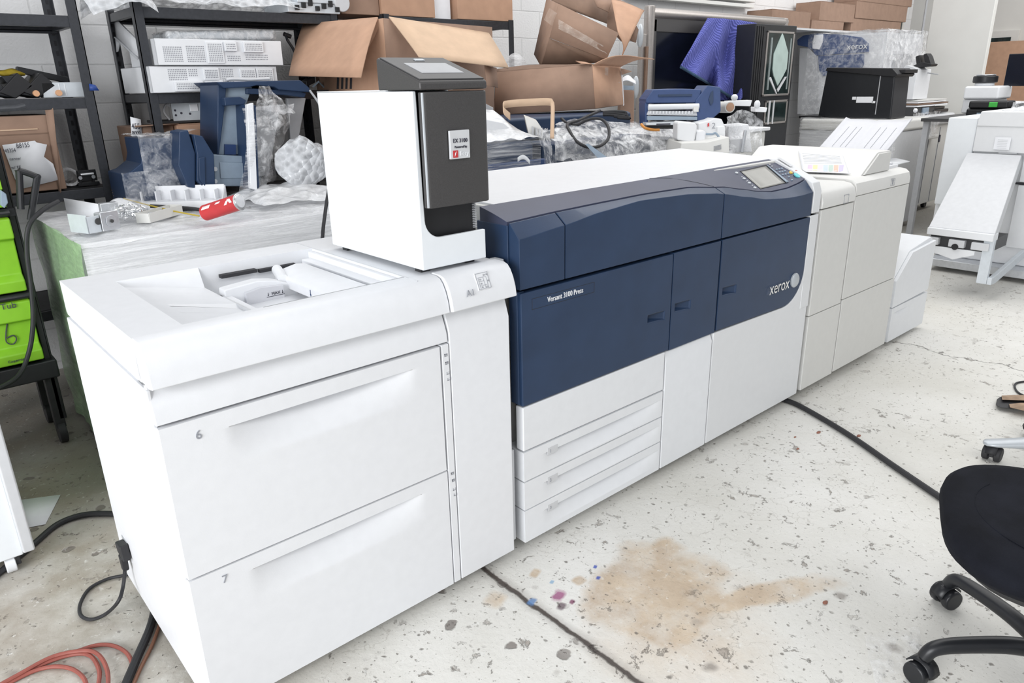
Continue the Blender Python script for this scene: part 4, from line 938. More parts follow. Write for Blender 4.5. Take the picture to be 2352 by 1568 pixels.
part('film_side', MB().grid(film_left, 40, 60), 'wrapg', wm, label='film with a green cast on the left side')
part('pallet_base', MB().box(0.24, 1.6, 1.5, 2.45, 0.06, 0.11), 'char2', wm)
for x in (0.32, 1.5):
    for y in (1.56, 2.38): part('caster', MB().cyl((x-0.02, y, 0.035), (x+0.02, y, 0.035), 0.035, 16).box(x-.025, x+.025, y-.03, y+.03, .05, .065), 'rubber', wm)
TZ = 1.004
def onp_(px, py, h=0.0): return at(px, py, z=TZ+h)
# folded white sheet
a, b_, c, d = onp_(225, 487), onp_(137, 476), onp_(137, 476, 0.0), onp_(225, 492)
solo('white_card', 'blank white folded card standing on the wrapped machine', 'card', MB().add([(0.315, 2.25, TZ+.002), (0.42, 2.02, TZ+.002), (0.425, 2.03, TZ+0.055), (0.318, 2.262, TZ+0.075)], [(0, 1, 2, 3)]), 'paper', solid=0.001)
solo('curled_sheet', 'curled white sheet behind the bag of screws', 'paper sheet', MB().grid(lambda u, v: Vector((0.44+0.17*u, 2.08+0.12*v, TZ+0.055*math.sin(PI*u)*(0.4+0.6*v)+0.003)), 12, 6), 'paper', solid=0.001)
# stepper motor on a bracket
t = thing('stepper_motor', 'square stepper motor on a bent steel bracket', 'motor', (0.41, 1.66, TZ))
m0 = onp_(250, 528)
MX, MY = m0.x, m0.y
Rm = Matrix.Translation((MX, MY, TZ)) @ Matrix.Rotation(0.35, 4, 'Z')
part('motor', MB().box(-0.03, 0.04, -0.01, 0.035, 0.002, 0.072).xf(Rm), 'grayp', t, bevel=0.006)
part('face_plate', MB().box(-0.033, 0.043, -0.016, -0.010, 0.0, 0.075).xf(Rm), 'metal', t, bevel=0.004)
part('shaft_ring', MB().cyl((0.005, -0.017, 0.037), (0.005, -0.021, 0.037), 0.022, 24).xf(Rm), 'metal', t, bevel=0.001)
part('shaft', MB().cyl((0.005, -0.020, 0.037), (0.005, -0.027, 0.037), 0.007, 14).xf(Rm), 'char2', t)
part('bracket', MB().box(-0.085, -0.035, -0.005, 0.10, 0.0, 0.003).box(-0.088, -0.034, -0.008, -0.004, 0.0, 0.065).box(-0.088, -0.084, -0.008, 0.11, 0.0, 0.072).xf(Rm), 'metw', t, bevel=0.001)
part('pulley', MB().cyl((-0.042, -0.012, 0.042), (-0.042, 0.02, 0.042), 0.013, 16).xf(Rm), 'char2', t)
# bag of screws
t = thing('screw_bag', 'clear bag stuffed with steel screws and brackets', 'bag of screws', (0.52, 1.85, TZ))
b = MB(); rnd = random.Random(3); s0, s1 = onp_(260, 500), onp_(335, 500); cc_ = (s0+s1)/2
for k in range(90):
    p = Vector((cc_.x + rnd.gauss(0, 0.035), cc_.y + rnd.gauss(0, 0.05), TZ + 0.008 + abs(rnd.gauss(0, 0.022))))
    q = Vector((rnd.uniform(-1, 1), rnd.uniform(-1, 1), rnd.uniform(-.5, .5))).normalized()*0.018
    b.cyl(p, p+q, 0.0032, 6); b.cyl(p, p-q*0.12, 0.007, 6)
o = part('screws', b, 'chrome', t); o['kind'] = 'stuff'
part('bag', MB().sphere((cc_.x, cc_.y, TZ+0.036), 0.09, 0.95, 1.15, 0.5, 24, 14).jitter(0.012, 18), 'wrapd', t)
part('bracket', MB().box(cc_.x-0.10, cc_.x-0.03, cc_.y+0.02, cc_.y+0.06, TZ+0.02, TZ+0.07), 'metal', t, bevel=0.003)
# white plastic tray part
t = thing('plastic_tray', 'long off-white plastic tray with ribs lying on the wrapped machine', 'plastic part', (0.78, 2.15, TZ))
q0, q1, q2, q3 = Vector((.62, 2.10, TZ)), Vector((.885, 1.90, TZ)), Vector((.985, 2.10, TZ)), Vector((.60, 2.40, TZ))
part('base', MB().loft([[q0, q1, q2, q3], [p+UZ*.018 for p in (q0, q1, q2, q3)]]), 'warm', t, bevel=.003)
e0, e1 = q3, q2; dv = e1-e0; nv_ = Vector((-dv.y, dv.x, 0)).normalized()
part('back_wall', MB().obox((e0+e1)/2 + UZ*.042, dv/2, nv_*.004, UZ*.042), 'warm', t, bevel=.002)
part('front_wall', MB().obox((q0+q1)/2 + UZ*.018, (q1-q0)/2, nv_*.003, UZ*.018), 'warm', t, bevel=.002)
part('end_wall', MB().loft([[q1, q2, q2+UZ*.08, q1+UZ*.03], [p+dv.normalized()*.006 for p in (q1, q2, q2+UZ*.08, q1+UZ*.03)]]), 'warm', t, bevel=.002)
for k in range(7):
    p = e0 + dv*(k+0.5)/7; part('rib', MB().obox(p - nv_*.03 + UZ*.035, dv.normalized()*.003, nv_*.028, UZ*.030), 'warm', t, bevel=.001)
t = thing('beige_box', 'small open beige plastic box beside the bag of screws', 'plastic box', onp_(372, 500))
p0, p1 = onp_(345, 512), onp_(420, 490); dv = (p1-p0); nv_ = Vector((-dv.y, dv.x, 0)).normalized()
b = MB().obox(p0+dv/2+nv_*.03+UZ*.003, dv/2, nv_*.03, UZ*.003).obox(p0+dv/2+UZ*.02, dv/2, nv_*.002, UZ*.02).obox(p0+dv/2+nv_*.06+UZ*.02, dv/2, nv_*.002, UZ*.02).obox(p0+nv_*.03+UZ*.02, dv.normalized()*.002, nv_*.03, UZ*.02).obox(p1+nv_*.03+UZ*.02, dv.normalized()*.002, nv_*.03, UZ*.02)
part('tray', b, 'fin', t, bevel=0.001)
part('hardware', MB().sphere(p0+dv*.3+nv_*.03+UZ*.025, .02, 1.4, 1, .5).jitter(.006, 50), 'metal', t)
# red and white spray can lying on its side
t = thing('spray_can', 'red and white spray can lying on the wrapped machine', 'spray can', onp_(520, 475))
h0 = onp_(474, 488, 0.036); d_h = (h0-Vector(CAM)).dot(_f)
h1 = Vector(CAM) + (_f + _r*((549-1176)/FPX) + _u*((784-464)/FPX))*(d_h-.075); ax = (h1-h0).normalized()
h0 = h1 - ax*0.19
part('body', MB().cyl(h0, h1, 0.033, 28), 'red', t, bevel=0.002)
part('rim', MB().cyl(h1, h1+ax*0.004, 0.0345, 28).cyl(h1+ax*.003, h1+ax*.006, 0.028, 28), 'chrome', t, bevel=0.001)
part('base_dish', MB().cyl(h1+ax*.0045, h1+ax*.0075, 0.024, 24), 'metal', t)
sd = ax.cross(UZ).normalized()
def canp(a, th, r=0.0335): return h0 + ax*a + (sd*math.cos(th) + ax.cross(sd)*-math.sin(th)*-1*-1)*r
def can_band(a0, a1, t0, t1, w):
    mb = MB(); vs = []
    for k in range(11):
        a = a0+(a1-a0)*k/10; tt = t0+(t1-t0)*k/10
        vs.append((a-w, a+w, tt))
    rows = [[h0+ax*(a) + (sd*math.cos(tt)+UZ*math.sin(tt))*0.0336 for a in (lo, (lo+hi)/2, hi)] for lo, hi, tt in vs]
    return mb.loft(rows, False, False)
part('white_band', can_band(0.145, 0.18, 0.1, 2.4, 0.007), 'inkw', t); part('white_band', can_band(0.175, 0.12, 0.2, 2.0, 0.007), 'inkw', t)
part('white_label', can_band(0.03, 0.05, 0.4, 2.4, 0.022), 'inkw', t); part('white_label', can_band(0.095, 0.105, 0.6, 1.3, 0.012), 'inkw', t)
# power cable with twist-lock plug
t = thing('power_cable', 'thick black cable with a black and white plug on the wrapped machine', 'power cable', onp_(400, 470))
cp = [onp_(262, 432, 0.02), onp_(300, 420, 0.05), onp_(380, 424, 0.06), onp_(430, 432, 0.05)]
def lineup(lst): return [at(px, py, y=yy) for px, py, yy in lst]
part('cord', MB().tube(spline([(0.72, 2.56, 1.075), (0.86, 2.56, 1.10), (1.02, 2.50, 1.10), (1.16, 2.40, 1.08)], 8), 0.011, 10), 'rubber', t)
part('cord_tail', MB().tube(spline(lineup([(345, 473, 1.98), (430, 478, 1.93), (500, 486, 1.88), (545, 485, 1.87), (575, 478, 1.9)]), 8), 0.0085, 10), 'rubber', t)
pa, pb = Vector((0.70, 2.56, 1.068)), Vector((0.56, 2.54, 1.045)); pd = (pb-pa).normalized()
part('plug', MB().cyl(pa+pd*.03, pa+pd*.075, .030, 20), 'rubber', t, bevel=.003)
part('plug_collar', MB().cyl(pa+pd*.075, pa+pd*.085, .031, 20), 'teal', t)
part('plug_clamp', MB().cyl(pa-pd*.0, pa+pd*.03, .024, 8), 'grayw', t, bevel=.004)
for a in (-.014, .0, .012): part('prong', MB().obox(pa+pd*.10+Vector((0, .01*a*50, a)), pd*.018, (0, .004, 0), (0, 0, .0015)), 'copper', t)
solo('steel_rod', 'thin brass-coloured rod lying across the wrapped machine', 'rod', MB().tube(lineup([(285, 456, 2.12), (345, 472, 1.95), (400, 485, 1.83), (458, 496, 1.75)]), 0.0035, 8), 'yell')
# ------------------------------------------------------------------ navy printer sub-units standing behind on a bench
bn = thing('work_bench', 'low dark bench behind the wrapped machine carrying navy printer units', 'bench', (1.2, 2.53, 0))
part('top', MB().box(0.62, 2.0, 2.475, 2.59, 1.0, 1.02), 'char2', bn)
for x in (0.66, 1.96): part('leg', MB().box(x-0.02, x+0.02, 2.49, 2.57, 0, 1.0), 'char2', bn)
t = thing('navy_unit', 'stepped navy unit under cling film, left of the control block', 'printer unit', (0.75, 2.3, TZ))
x0, x1 = at(282, 410, y=2.30).x, at(450, 410, y=2.30).x
xs_ = at(322, 330, y=2.30).x
rings = []
prof_ = [(x0, TZ+.005), (x0, 1.155), (x0+.04, 1.165), (xs_-.012, 1.20), (xs_, 1.235), (xs_, 1.315), (x1, 1.305), (x1, TZ+.005)]
part('case', MB().prism(prof_, 'y', 2.30, 2.56), 'navy', t, bevel=0.006)
part('film', MB().grid(lambda u, v: Vector((xs_-.01+(x1-xs_+.02)*u, 2.285-0.02*u*(1-v)+.01*noise.noise((u*6, v*6, 1)), TZ+.04+.285*v)), 24, 20), 'wrapd', t)
part('film', MB().grid(lambda u, v: Vector((xs_-.01+(x1-xs_+.02)*u, 2.285+.28*v, 1.325+.012*noise.noise((u*7, v*5, 4)))), 20, 16), 'wrapc', t)
part('film', MB().grid(lambda u, v: Vector((x0-.006+(x1-x0)*u, 2.284+.01*noise.noise((u*6, v*6, 8)), TZ+.01+(.15)*v)), 24, 12), 'wrapd', t)
t = thing('control_block', 'angular navy control block in the middle of the wrapped machine top', 'printer unit', (0.93, 2.2, TZ))
P = lambda px, py: (at(px, py, y=2.18).x, at(px, py, y=2.18).z)
part('case', MB().prism([P(412, 302), P(432, 298), P(449, 352), P(449, 432), P(432, 430), P(410, 380)], 'y', 2.18, 2.32), 'navy', t, bevel=0.005)
part('cheek', MB().prism([P(441, 308), P(462, 312), P(488, 354), P(492, 436), P(467, 432), P(450, 415), P(450, 354)], 'y', 2.16, 2.30), 'navy', t, bevel=0.004)
part('inner_panel', MB().prism([P(452, 362), P(466, 360), P(468, 428), P(454, 412)], 'y', 2.152, 2.16), 'navy', t, bevel=0.003)
# scanner unit with its upright arm
t = thing('scanner_unit', 'tall navy and slate scanner unit standing open behind the stretch film', 'printer unit', (1.2, 2.3, TZ))
P2 = lambda px, py, y=2.22: (at(px, py, y=y).x, at(px, py, y=y).z)
part('base_plate', MB().prism([P2(490, 355), P2(600, 360), P2(600, 428), P2(494, 428)], 'y', 2.22, 2.40), 'slate', t, bevel=0.006)
part('base_panel', MB().prism([P2(503, 372), P2(600, 375), P2(600, 408), P2(506, 410)], 'y', 2.212, 2.22), 'slate', t, bevel=0.004)
part('upright', MB().prism([P2(512, 200, 2.27), P2(580, 200, 2.27), P2(566, 240, 2.27), P2(552, 355, 2.27), P2(500, 355, 2.27)], 'y', 2.27, 2.31), 'slate', t, bevel=0.004)
part('upright', MB().prism([P2(660, 225, 2.34), P2(703, 225, 2.34), P2(688, 310, 2.34), P2(668, 330, 2.34)], 'y', 2.34, 2.37), 'grayp', t, bevel=0.004)
part('side_cover', MB().prism([P2(497, 192, 2.27), P2(517, 200, 2.27), P2(512, 255, 2.27), P2(500, 355, 2.27), P2(496, 355, 2.27)], 'y', 2.25, 2.50), 'navy', t, bevel=0.005)
part('head', MB().prism([P2(497, 188), P2(690, 184), P2(712, 202), P2(712, 212), P2(640, 206), P2(630, 200), P2(590, 196), P2(575, 200), P2(515, 203)], 'y', 2.22, 2.55), 'navy', t, bevel=0.005)
part('head_lip', MB().prism([P2(572, 202), P2(690, 208), P2(710, 214), P2(706, 224), P2(690, 222), P2(660, 218), P2(572, 216)], 'y', 2.25, 2.5), 'navy', t, bevel=0.004)
part('catch', MB().prism([P2(515, 224, 2.2), P2(552, 222, 2.2), P2(566, 230, 2.2), P2(562, 240, 2.2), P2(518, 243, 2.2)], 'y', 2.20, 2.27), 'navy', t, bevel=0.004)
part('top_latch', MB().tube(spline([(*P2(534, 188)[:1], 2.30, P2(534, 183)[1]), (P2(550, 188)[0], 2.30, P2(550, 181)[1]), (P2(590, 188)[0], 2.30, P2(590, 182)[1]), (P2(635, 188)[0], 2.30, P2(635, 180)[1])], 5), 0.008, 8), 'grayw', t)
part('dark_slot', MB().prism([P2(523, 332), P2(548, 333), P2(548, 356), P2(523, 356)], 'y', 2.255, 2.27), 'navy2', t)
for py in (388, 416): part('bolt', MB().cyl((P2(493, py)[0], 2.21, P2(493, py)[1]), (P2(493, py)[0], 2.225, P2(493, py)[1]), 0.011, 12), 'metal', t)
part('inner_tray', MB().box(P2(452, 350)[0], P2(495, 350)[0], 2.32, 2.5, 1.20, 1.23).box(P2(440, 350)[0], P2(500, 350)[0], 2.42, 2.5, 1.23, 1.29), 'char2', t, bevel=0.005)
part('film_lid', MB().grid(lambda u, v: Vector((P2(420, 300, 2.5)[0]+.20*u, 2.42+.14*v, 1.325+.012*math.sin(6*u))), 12, 8), 'wrapc', t)
# film-wrapped glass frame leaning upright
t = thing('bagged_panel', 'upright white-edged panel in crumpled stretch film', 'wrapped part', (1.2, 2.08, TZ))
Q = lambda px, py, y=2.08: at(px, py, y=y)
def uprect(pts, y0, y1, mat, name, **k): return part(name, MB().prism([(Q(px, py).x, Q(px, py).z) for px, py in pts], 'y', y0, y1), mat, t, **k)
uprect([(562, 240), (577, 236), (586, 436), (570, 432)], 2.05, 2.08, 'white', 'frame_edge', bevel=0.004)
uprect([(576, 240), (584, 242), (592, 434), (584, 438)], 2.06, 2.30, 'navy', 'frame_side', bevel=0.003)
uprect([(586, 250), (668, 240), (640, 405), (592, 415)], 2.20, 2.21, 'grayp', 'dark_panel')
def fl(u, v):
    a = Q(566, 250).lerp(Q(700, 238), u); b2 = Q(580, 440).lerp(Q(650, 420), u); p = a.lerp(b2, v)
    p.y = 2.10+.10*u - .05*math.sin(PI*v)*math.sin(PI*u) + .02*noise.noise((u*5, v*6, 2)); return p
part('film', MB().grid(fl, 30, 30).jitter(.012, 20), 'wrapc', t)
part('film', MB().grid(lambda u, v: Q(556+24*u+10*math.sin(4*v), 248+200*v, 2.04+.02*math.sin(7*v+3*u)), 8, 30).jitter(.006, 30), 'wraps', t)
part('film', MB().grid(lambda u, v: Q(596-10*v+ (22+70*v)*u, 197+55*v+10*u*v, 2.12+.05*u), 14, 14).jitter(.014, 25), 'wrapc', t)
solo('bubble_wrap_wad', 'crumpled wad of bubble wrap leaning against the wrapped panel', 'bubble wrap', MB().sphere(Q(700, 372, 2.02), 0.125, 1.25, 0.6, 0.98, 44, 30).jitter(0.045, 8).jitter(.012, 26), 'bubble')
b = MB().grid(lambda u, v: Vector((1.02+.48*u, 1.72+.5*v, TZ+.01+.055*math.sin(PI*u)**.6*math.sin(PI*v)**.6)), 40, 34).jitter(.018, 14)
solo('film_heap', 'heap of loose white stretch film at the right end of the wrapped machine', 'plastic wrap', b, 'wrapm')
# grey lead from the scanner head down behind the controller
solo('grey_lead', 'grey lead hanging from the scanner head past the controller', 'cable', MB().tube(spline([at(712, 208, y=2.22), at(738, 250, y=2.1), at(750, 320, y=1.9), at(757, 370, y=1.75), at(755, 395, y=1.7)], 8), 0.006, 8), 'grayp')
solo('black_lead', 'black lead curving down behind the white side of the controller', 'cable', MB().tube(spline([at(756, 390, y=1.40), at(757, 420, y=1.34), at(748, 480, y=1.28), at(741, 541, y=1.22), at(741, 600, y=1.2), (at(741, 600, y=1.2).x, 1.15, .5), (at(741, 600, y=1.2).x, 1.1, .01)], 8), 0.0075, 8), 'rubber')
# ================================================================== green drawer cart
cx0, cx1, cy0, cy1 = -0.42, 0.105, 2.05, 2.46
t = thing('drawer_cart', 'black-framed cart with lime green drawers at the left edge', 'drawer cart', (-0.17, 2.25, 0))
for x in (cx0, cx1-0.03):
    for y in (cy0+.03, cy1-0.03): part('post', MB().box(x, x+0.03, y, y+0.03, 0.12, 1.36), 'smoke', t, bevel=0.004)
part('base_frame', MB().box(cx0, cx1+.01, cy0, cy1, 0.33, 0.415), 'smoke', t, bevel=0.008)
part('side_panel', MB().box(cx1-.012, cx1-.004, cy0+.03, cy1, .41, 1.3), 'smoke', t, bevel=0.003)
part('top_frame', MB().box(cx0, cx1-.02, cy0, cy1, 1.335, 1.355), 'smoke', t, bevel=0.006)
def drawer(z0, z1, mark=None, word=None, foot=None):
    sec = []
    lip = z1-.085
    pr_ = [(cy0+.02, z0), (cy0-.018, z0+.005), (cy0-.022, z0+.05), (cy0+.012, z0+.075), (cy0+.006, lip-.01), (cy0-.028, lip), (cy0-.022, z1-.006), (cy0-.01, z1), (cy0+.35, z1), (cy0+.35, z0)]
    d = part('drawer', MB().prism(pr_, 'x', cx0+.035, cx1-.035), 'green', t, bevel=0.006)
    return d
dz = [(0.428, 0.705), (0.737, 1.05), (1.088, 1.25)]
dd = [drawer(*z) for z in dz]
drawer(1.27, 1.335)
part('runner', MB().box(cx0, cx1-.01, cy0-.01, cy0+.03, .708, .733).cyl((cx0, cy0-.015, .72), (cx1-.03, cy0-.015, .72), .012, 10), 'smoke', t)
part('runner', MB().box(cx0, cx1-.01, cy0-.01, cy0+.03, .054+1, 1.084).cyl((cx0, cy0-.015, 1.069), (cx1-.03, cy0-.015, 1.069), .012, 10), 'smoke', t)
b = MB().tube(spline([at(18, 735, y=cy0+.003), at(14, 762, y=cy0+.003), at(15, 785, y=cy0+.003), at(30, 790, y=cy0+.003), at(38, 778, y=cy0+.003), at(30, 770, y=cy0+.003), at(16, 776, y=cy0+.003)], 6), .0025, 6)
part('number_mark', b, 'ink', dd[0], label='hand-drawn 6')
part('tub_lettering', text_mb('Tub', .036, Vector((at(2, 712, y=cy0-.03).x, cy0-.0285, at(2, 712, y=cy0-.03).z)), UX, UZ), 'ink', dd[0])
part('brand_lettering', text_mb('Copernicus', .016, Vector((at(18, 834, y=cy0-.02).x, cy0-.0235, at(18, 834, y=cy0-.02).z)), UX, UZ), 'ink', dd[0])
part('drawer_clip', MB().prism([(at(0, 435, y=cy0-.05).x, at(0, 435, y=cy0-.05).z), (at(14, 445, y=cy0-.05).x, at(14, 445, y=cy0-.05).z), (at(18, 465, y=cy0-.05).x, at(18, 465, y=cy0-.05).z), (at(10, 478, y=cy0-.05).x, at(10, 478, y=cy0-.05).z), (at(0, 470, y=cy0-.05).x, at(0, 470, y=cy0-.05).z)], 'y', cy0-.06, cy0-.025), 'slate', dd[2], bevel=.004)
for x in (cx0+.05, cx1-.03):
    for y in (cy0+.06, cy1-.06):
        part('caster', MB().cyl((x-.016, y, .055), (x+.016, y, .055), .055, 22).box(x-.02, x+.02, y-.03, y+.03, .08, .335), 'rubber', t, bevel=.003)
part('push_handle', MB().tube(spline([at(48, 480, y=1.98), at(44, 400, y=1.98), at(44, 392, y=1.98), at(82, 405, y=1.98), at(84, 415, y=1.98), at(70, 505, y=2.0)], 6), .013, 10), 'smoke', t)
part('top_rail', MB().tube([at(-20, 252, y=2.0), at(40, 248, y=2.0), at(58, 243, y=2.0)], .012, 10), 'rack', t)
solo('hanging_cable', 'black cable draped down the front of the green drawer cart', 'cable', MB().tube(spline([at(135, 462, y=1.98), at(95, 485, y=1.95), at(66, 520, y=1.93), at(62, 580, y=1.93), at(72, 660, y=1.93), at(76, 740, y=1.93), at(66, 810, y=1.93), at(40, 865, y=1.9), at(-20, 900, y=1.86)], 8), .0095, 10), 'rubber')
# ================================================================== white cabinet at the left edge, floor cables
t = thing('white_cabinet', 'white machine cabinet cut off by the left edge of the picture', 'machine', (-0.5, 1.45, 0))
part('side', MB().box(-0.9, -0.232, 1.10, 1.8, 0.06, 0.52), 'ctrlw', t, bevel=.006)
part('corner_post', MB().box(-0.235, -0.20, 1.085, 1.8, 0.07, 0.55), 'grayw', t, bevel=.006)
part('caster', MB().cyl((-.29, 1.13, .03), (-.26, 1.13, .03), .03, 18), 'white', t, bevel=.003)
part('caster_fork', MB().box(-.262, -.245, 1.11, 1.15, .025, .065), 'rubber', t, bevel=.003)
solo('floor_sheet', 'dusty white sheet of paper on the floor beside the feeder', 'paper sheet', MB().add([(-0.21, 1.66, .003), (-0.045, 1.57, .004), (-0.134, 1.371, .003), (-0.215, 1.40, .003)], [(0, 1, 2, 3)]), 'paper', solid=.001)
solo('floor_cable', 'thick black cable curving over the floor behind the feeder corner', 'cable', MB().tube(spline([(-0.34, 1.10, .012), (-0.195, 1.235, .012), (-0.103, 1.32, .012), (-0.017, 1.325, .012), (0.065, 1.26, .012), (0.15, 1.15, .012)], 8), .011, 10), 'rubber')
t = thing('mains_cable', 'black power cord plugged into the side of the feeder', 'power cord', (-0.05, 0.62, 0.0))
part('plug', MB().prism([(.595, .195), (.655, .205), (.665, .235), (.605, .245)], 'x', -0.03, -0.006), 'rubber', t, bevel=.004)
part('plug', MB().prism([(.618, .15), (.640, .152), (.648, .20), (.612, .20)], 'x', -0.032, -0.014), 'rubber', t, bevel=.004)
part('cord', MB().tube(spline([(-0.024, .63, .155), at(283, 1345, y=.62), at(272, 1380, y=.585), at(245, 1408, z=.02), at(212, 1422, z=.008), at(187, 1414, z=.008), at(184, 1388, z=.008), at(205, 1352, z=.008), at(245, 1330, z=.008), at(285, 1321, z=.008), (0.06, .80, .008)], 8), .0055, 8), 'rubber', t)
solo('dark_hose', 'black hose running from under the feeder to the lower left', 'hose', MB().tube(spline([(0.06, .70, .013), (0.03, .60, .013), at(345, 1440, z=.013), at(315, 1510, z=.013), at(285, 1580, z=.013), at(250, 1660, z=.013)], 8), .012, 10), 'rubber')
solo('brown_hose', 'thin brown hose running beside the black hose', 'hose', MB().tube(spline([(0.08, .62, .007), (0.04, .55, .007), at(352, 1475, z=.007), at(320, 1540, z=.007), at(295, 1600, z=.007)], 8), .0055, 8), 'hose2')
hz = .008
loops = [(-30, 1580), (40, 1535), (130, 1500), (200, 1484), (260, 1487), (295, 1512), (305, 1530)]
l2 = [(320, 1560), (250, 1560), (240, 1510), (205, 1492), (150, 1500), (60, 1540), (-30, 1590)]
b = MB()
b.tube(spline([at(px, py, z=hz) for px, py in [(307, 1530), (292, 1500), (262, 1483), (225, 1481), (180, 1494), (90, 1528), (0, 1572), (-60, 1610)]], 8), .0058, 8)
b.tube(spline([at(px, py, z=hz+.009) for px, py in [(-50, 1600), (40, 1550), (120, 1508), (190, 1494), (225, 1502), (245, 1535), (248, 1575), (240, 1620)]], 8), .0058, 8)
b.tube(spline([at(px, py, z=hz) for px, py in [(-50, 1612), (30, 1558), (110, 1520), (170, 1502), (208, 1506), (228, 1540), (224, 1580), (215, 1620)]], 8), .0058, 8)
b.tube(spline([at(px, py, z=hz) for px, py in [(-40, 1600), (40, 1558), (85, 1538), (130, 1530), (170, 1538), (195, 1562), (200, 1600)]], 8), .0058, 8)
solo('coiled_hose', 'coiled red-brown hose on the floor at the lower left', 'hose', b, 'hose')
# ================================================================== behind the press
FH = Vector((_f.x, _f.y, 0)).normalized(); RH = Vector((FH.y, -FH.x, 0))
def atd(px, py, d):
    """surveyed point at a given distance in front of the lens"""
    return Vector(CAM) + (_f + _r*((px-1176)/FPX) + _u*((784-py)/FPX))*d
def slab(pts, d, depth, up=0):
    """solid whose front face is the outline at distance d, running straight back horizontally"""
    f0 = [atd(px, py, d) for px, py in pts]; return MB().loft([f0, [p + FH*depth + UZ*up for p in f0]])
def sheetd(pts): return MB().quad(*[atd(*p) for p in pts])

# ---- long pale copier body that carries the parts in the middle
t = thing('copier', 'pale copier behind the press carrying the white printer parts', 'copier', (4.2, 1.75, 0))
part('body', MB().box(3.62, 4.75, 1.38, 2.1, 0.06, 1.16), 'fin', t, bevel=.02)
part('top_cover', MB().box(3.60, 4.77, 1.36, 2.12, 1.16, 1.185), 'warm', t, bevel=.006)
for x in (3.7, 4.65):
    for y in (1.45, 2.0): part('caster', MB().cyl((x-.02, y, .035), (x+.02, y, .035), .035, 14).box(x-.02, x+.02, y-.02, y+.02, .04, .065), 'rubber', t)
# ---- film-wrapped navy printers
t = thing('wrapped_printer', 'navy printer with a white lid wrapped in streaky film, right of the controller', 'wrapped printer', (2.35, 1.5, 0))
xa, xb = at(1060, 340, y=1.2).x, at(1225, 340, y=1.2).x
zt_ = at(1180, 326, y=1.2).z
part('body', MB().box(xa, xb, 1.2, 1.85, 0.06, zt_), 'navy', t, bevel=.01)
part('skirt', MB().box(xa, xb+.06, 1.17, 1.2, 0.06, at(1180, 372, y=1.17).z), 'navy2', t, bevel=.006)
zl0, zl1 = at(1130, 285, y=1.5).z, at(1225, 300, y=1.5).z
part('lid', MB().prism([(xa, zt_), (xa, zt_+.13), (xb-.35, zt_+.13), (xb-.15, zt_+.09), (xb-.02, zt_+.01), (xb, zt_)], 'y', 1.25, 1.82), 'warm', t, bevel=.02)
part('side_unit', slab([(1205, 268), (1235, 280), (1248, 300), (1246, 318), (1215, 312)], 3.75, .3), 'fin', t, bevel=.004)
for k in range(3): part('side_rib', slab([(1222+8*k, 290+3*k), (1226+8*k, 292+3*k), (1226+8*k, 312), (1222+8*k, 311)], 3.73, .02), 'grayp', t)
part('film', MB().grid(lambda u, v: Vector((xa-.01+(xb-xa+.03)*u, 1.165+.01*noise.noise((u*5, v*6, 2)), zt_-.30+.315*v)), 40, 30), 'wraps', t)
part('film', MB().grid(lambda u, v: Vector((xa+(xb-xa+.05)*u, 1.18+.62*v, zt_+.015+.135*min(1, 3*v)*min(1, (1-u)*3+.1)+.012*noise.noise((u*8, v*6, 5)))), 40, 24), 'wrapm', t)
def hang(u, v):
    p = atd(1232+25*u+22*v, 292+85*v+4*u, 3.6-.1*v+.05*math.sin(9*u+2*v)); return p
part('hanging_film', MB().grid(hang, 20, 30).jitter(.012, 22), 'wrapc', t)
part('ribbon_end', MB().grid(lambda u, v: atd(1189+28*u, 372-4*v-9*math.sin(PI*u)+ (6*u), 3.2) + UZ*.012*v, 10, 2), 'white', t, label='shiny white ribbon end', solid=.002)
t = thing('wrapped_printer', 'dark navy printer under loose crackled film, below the tan open box', 'wrapped printer', (3.0, 1.7, 0))
xa, xb = at(1275, 350, y=1.35).x, at(1500, 350, y=1.35).x
zt_ = at(1400, 318, y=1.35).z
part('body', MB().box(xa-.1, xb-.02, 1.35, 2.05, 0.06, zt_), 'navy', t, bevel=.01)
part('upper_unit', MB().box(xa-.1, at(1450, 300, y=1.62).x, 1.62, 2.1, zt_, zt_+.13), 'navy', t, bevel=.02)
part('film', MB().grid(lambda u, v: atd(1275+300*u, 372-(100-30*abs(u-.45))*v-6*math.sin(9*u), 3.85-.12*math.sin(PI*v)+.5*u+.25*v+.03*math.sin(11*u+5*v)), 50, 26).jitter(.014, 16), 'wrapc', t)
part('white_trim', slab([(1375, 365), (1345, 332), (1352, 330), (1396, 362)], 3.42, .02), 'slate', t)
def cf(u, v):
    p = Vector((xa+.10+(xb-xa+.12)*u, 1.30+.55*v, 0)); s = math.sin(PI*min(1, v*1.1))
    p.z = zt_-.10+.13*min(1, v*2.2) + .14*max(0, v-.35)*(1-.5*u) + .022*noise.noise((u*6, v*5, 3)) - .04*u*(1-v)
    return p
part('film', MB().grid(cf, 60, 44).jitter(.008, 25), 'wrapc', t)
part('film', MB().grid(lambda u, v: Vector((xa-.02+(xb-xa+.1)*u, 1.325+.012*noise.noise((u*9, v*4, 7)), zt_-.25+.26*v)), 40, 20), 'wrapd', t)
part('film_rope', MB().tube(spline([atd(1532, 302, 4.2), atd(1555, 320, 4.1), atd(1590, 342, 4.0)], 8), .010, 8).jitter(.005, 40), 'wrapc', t)
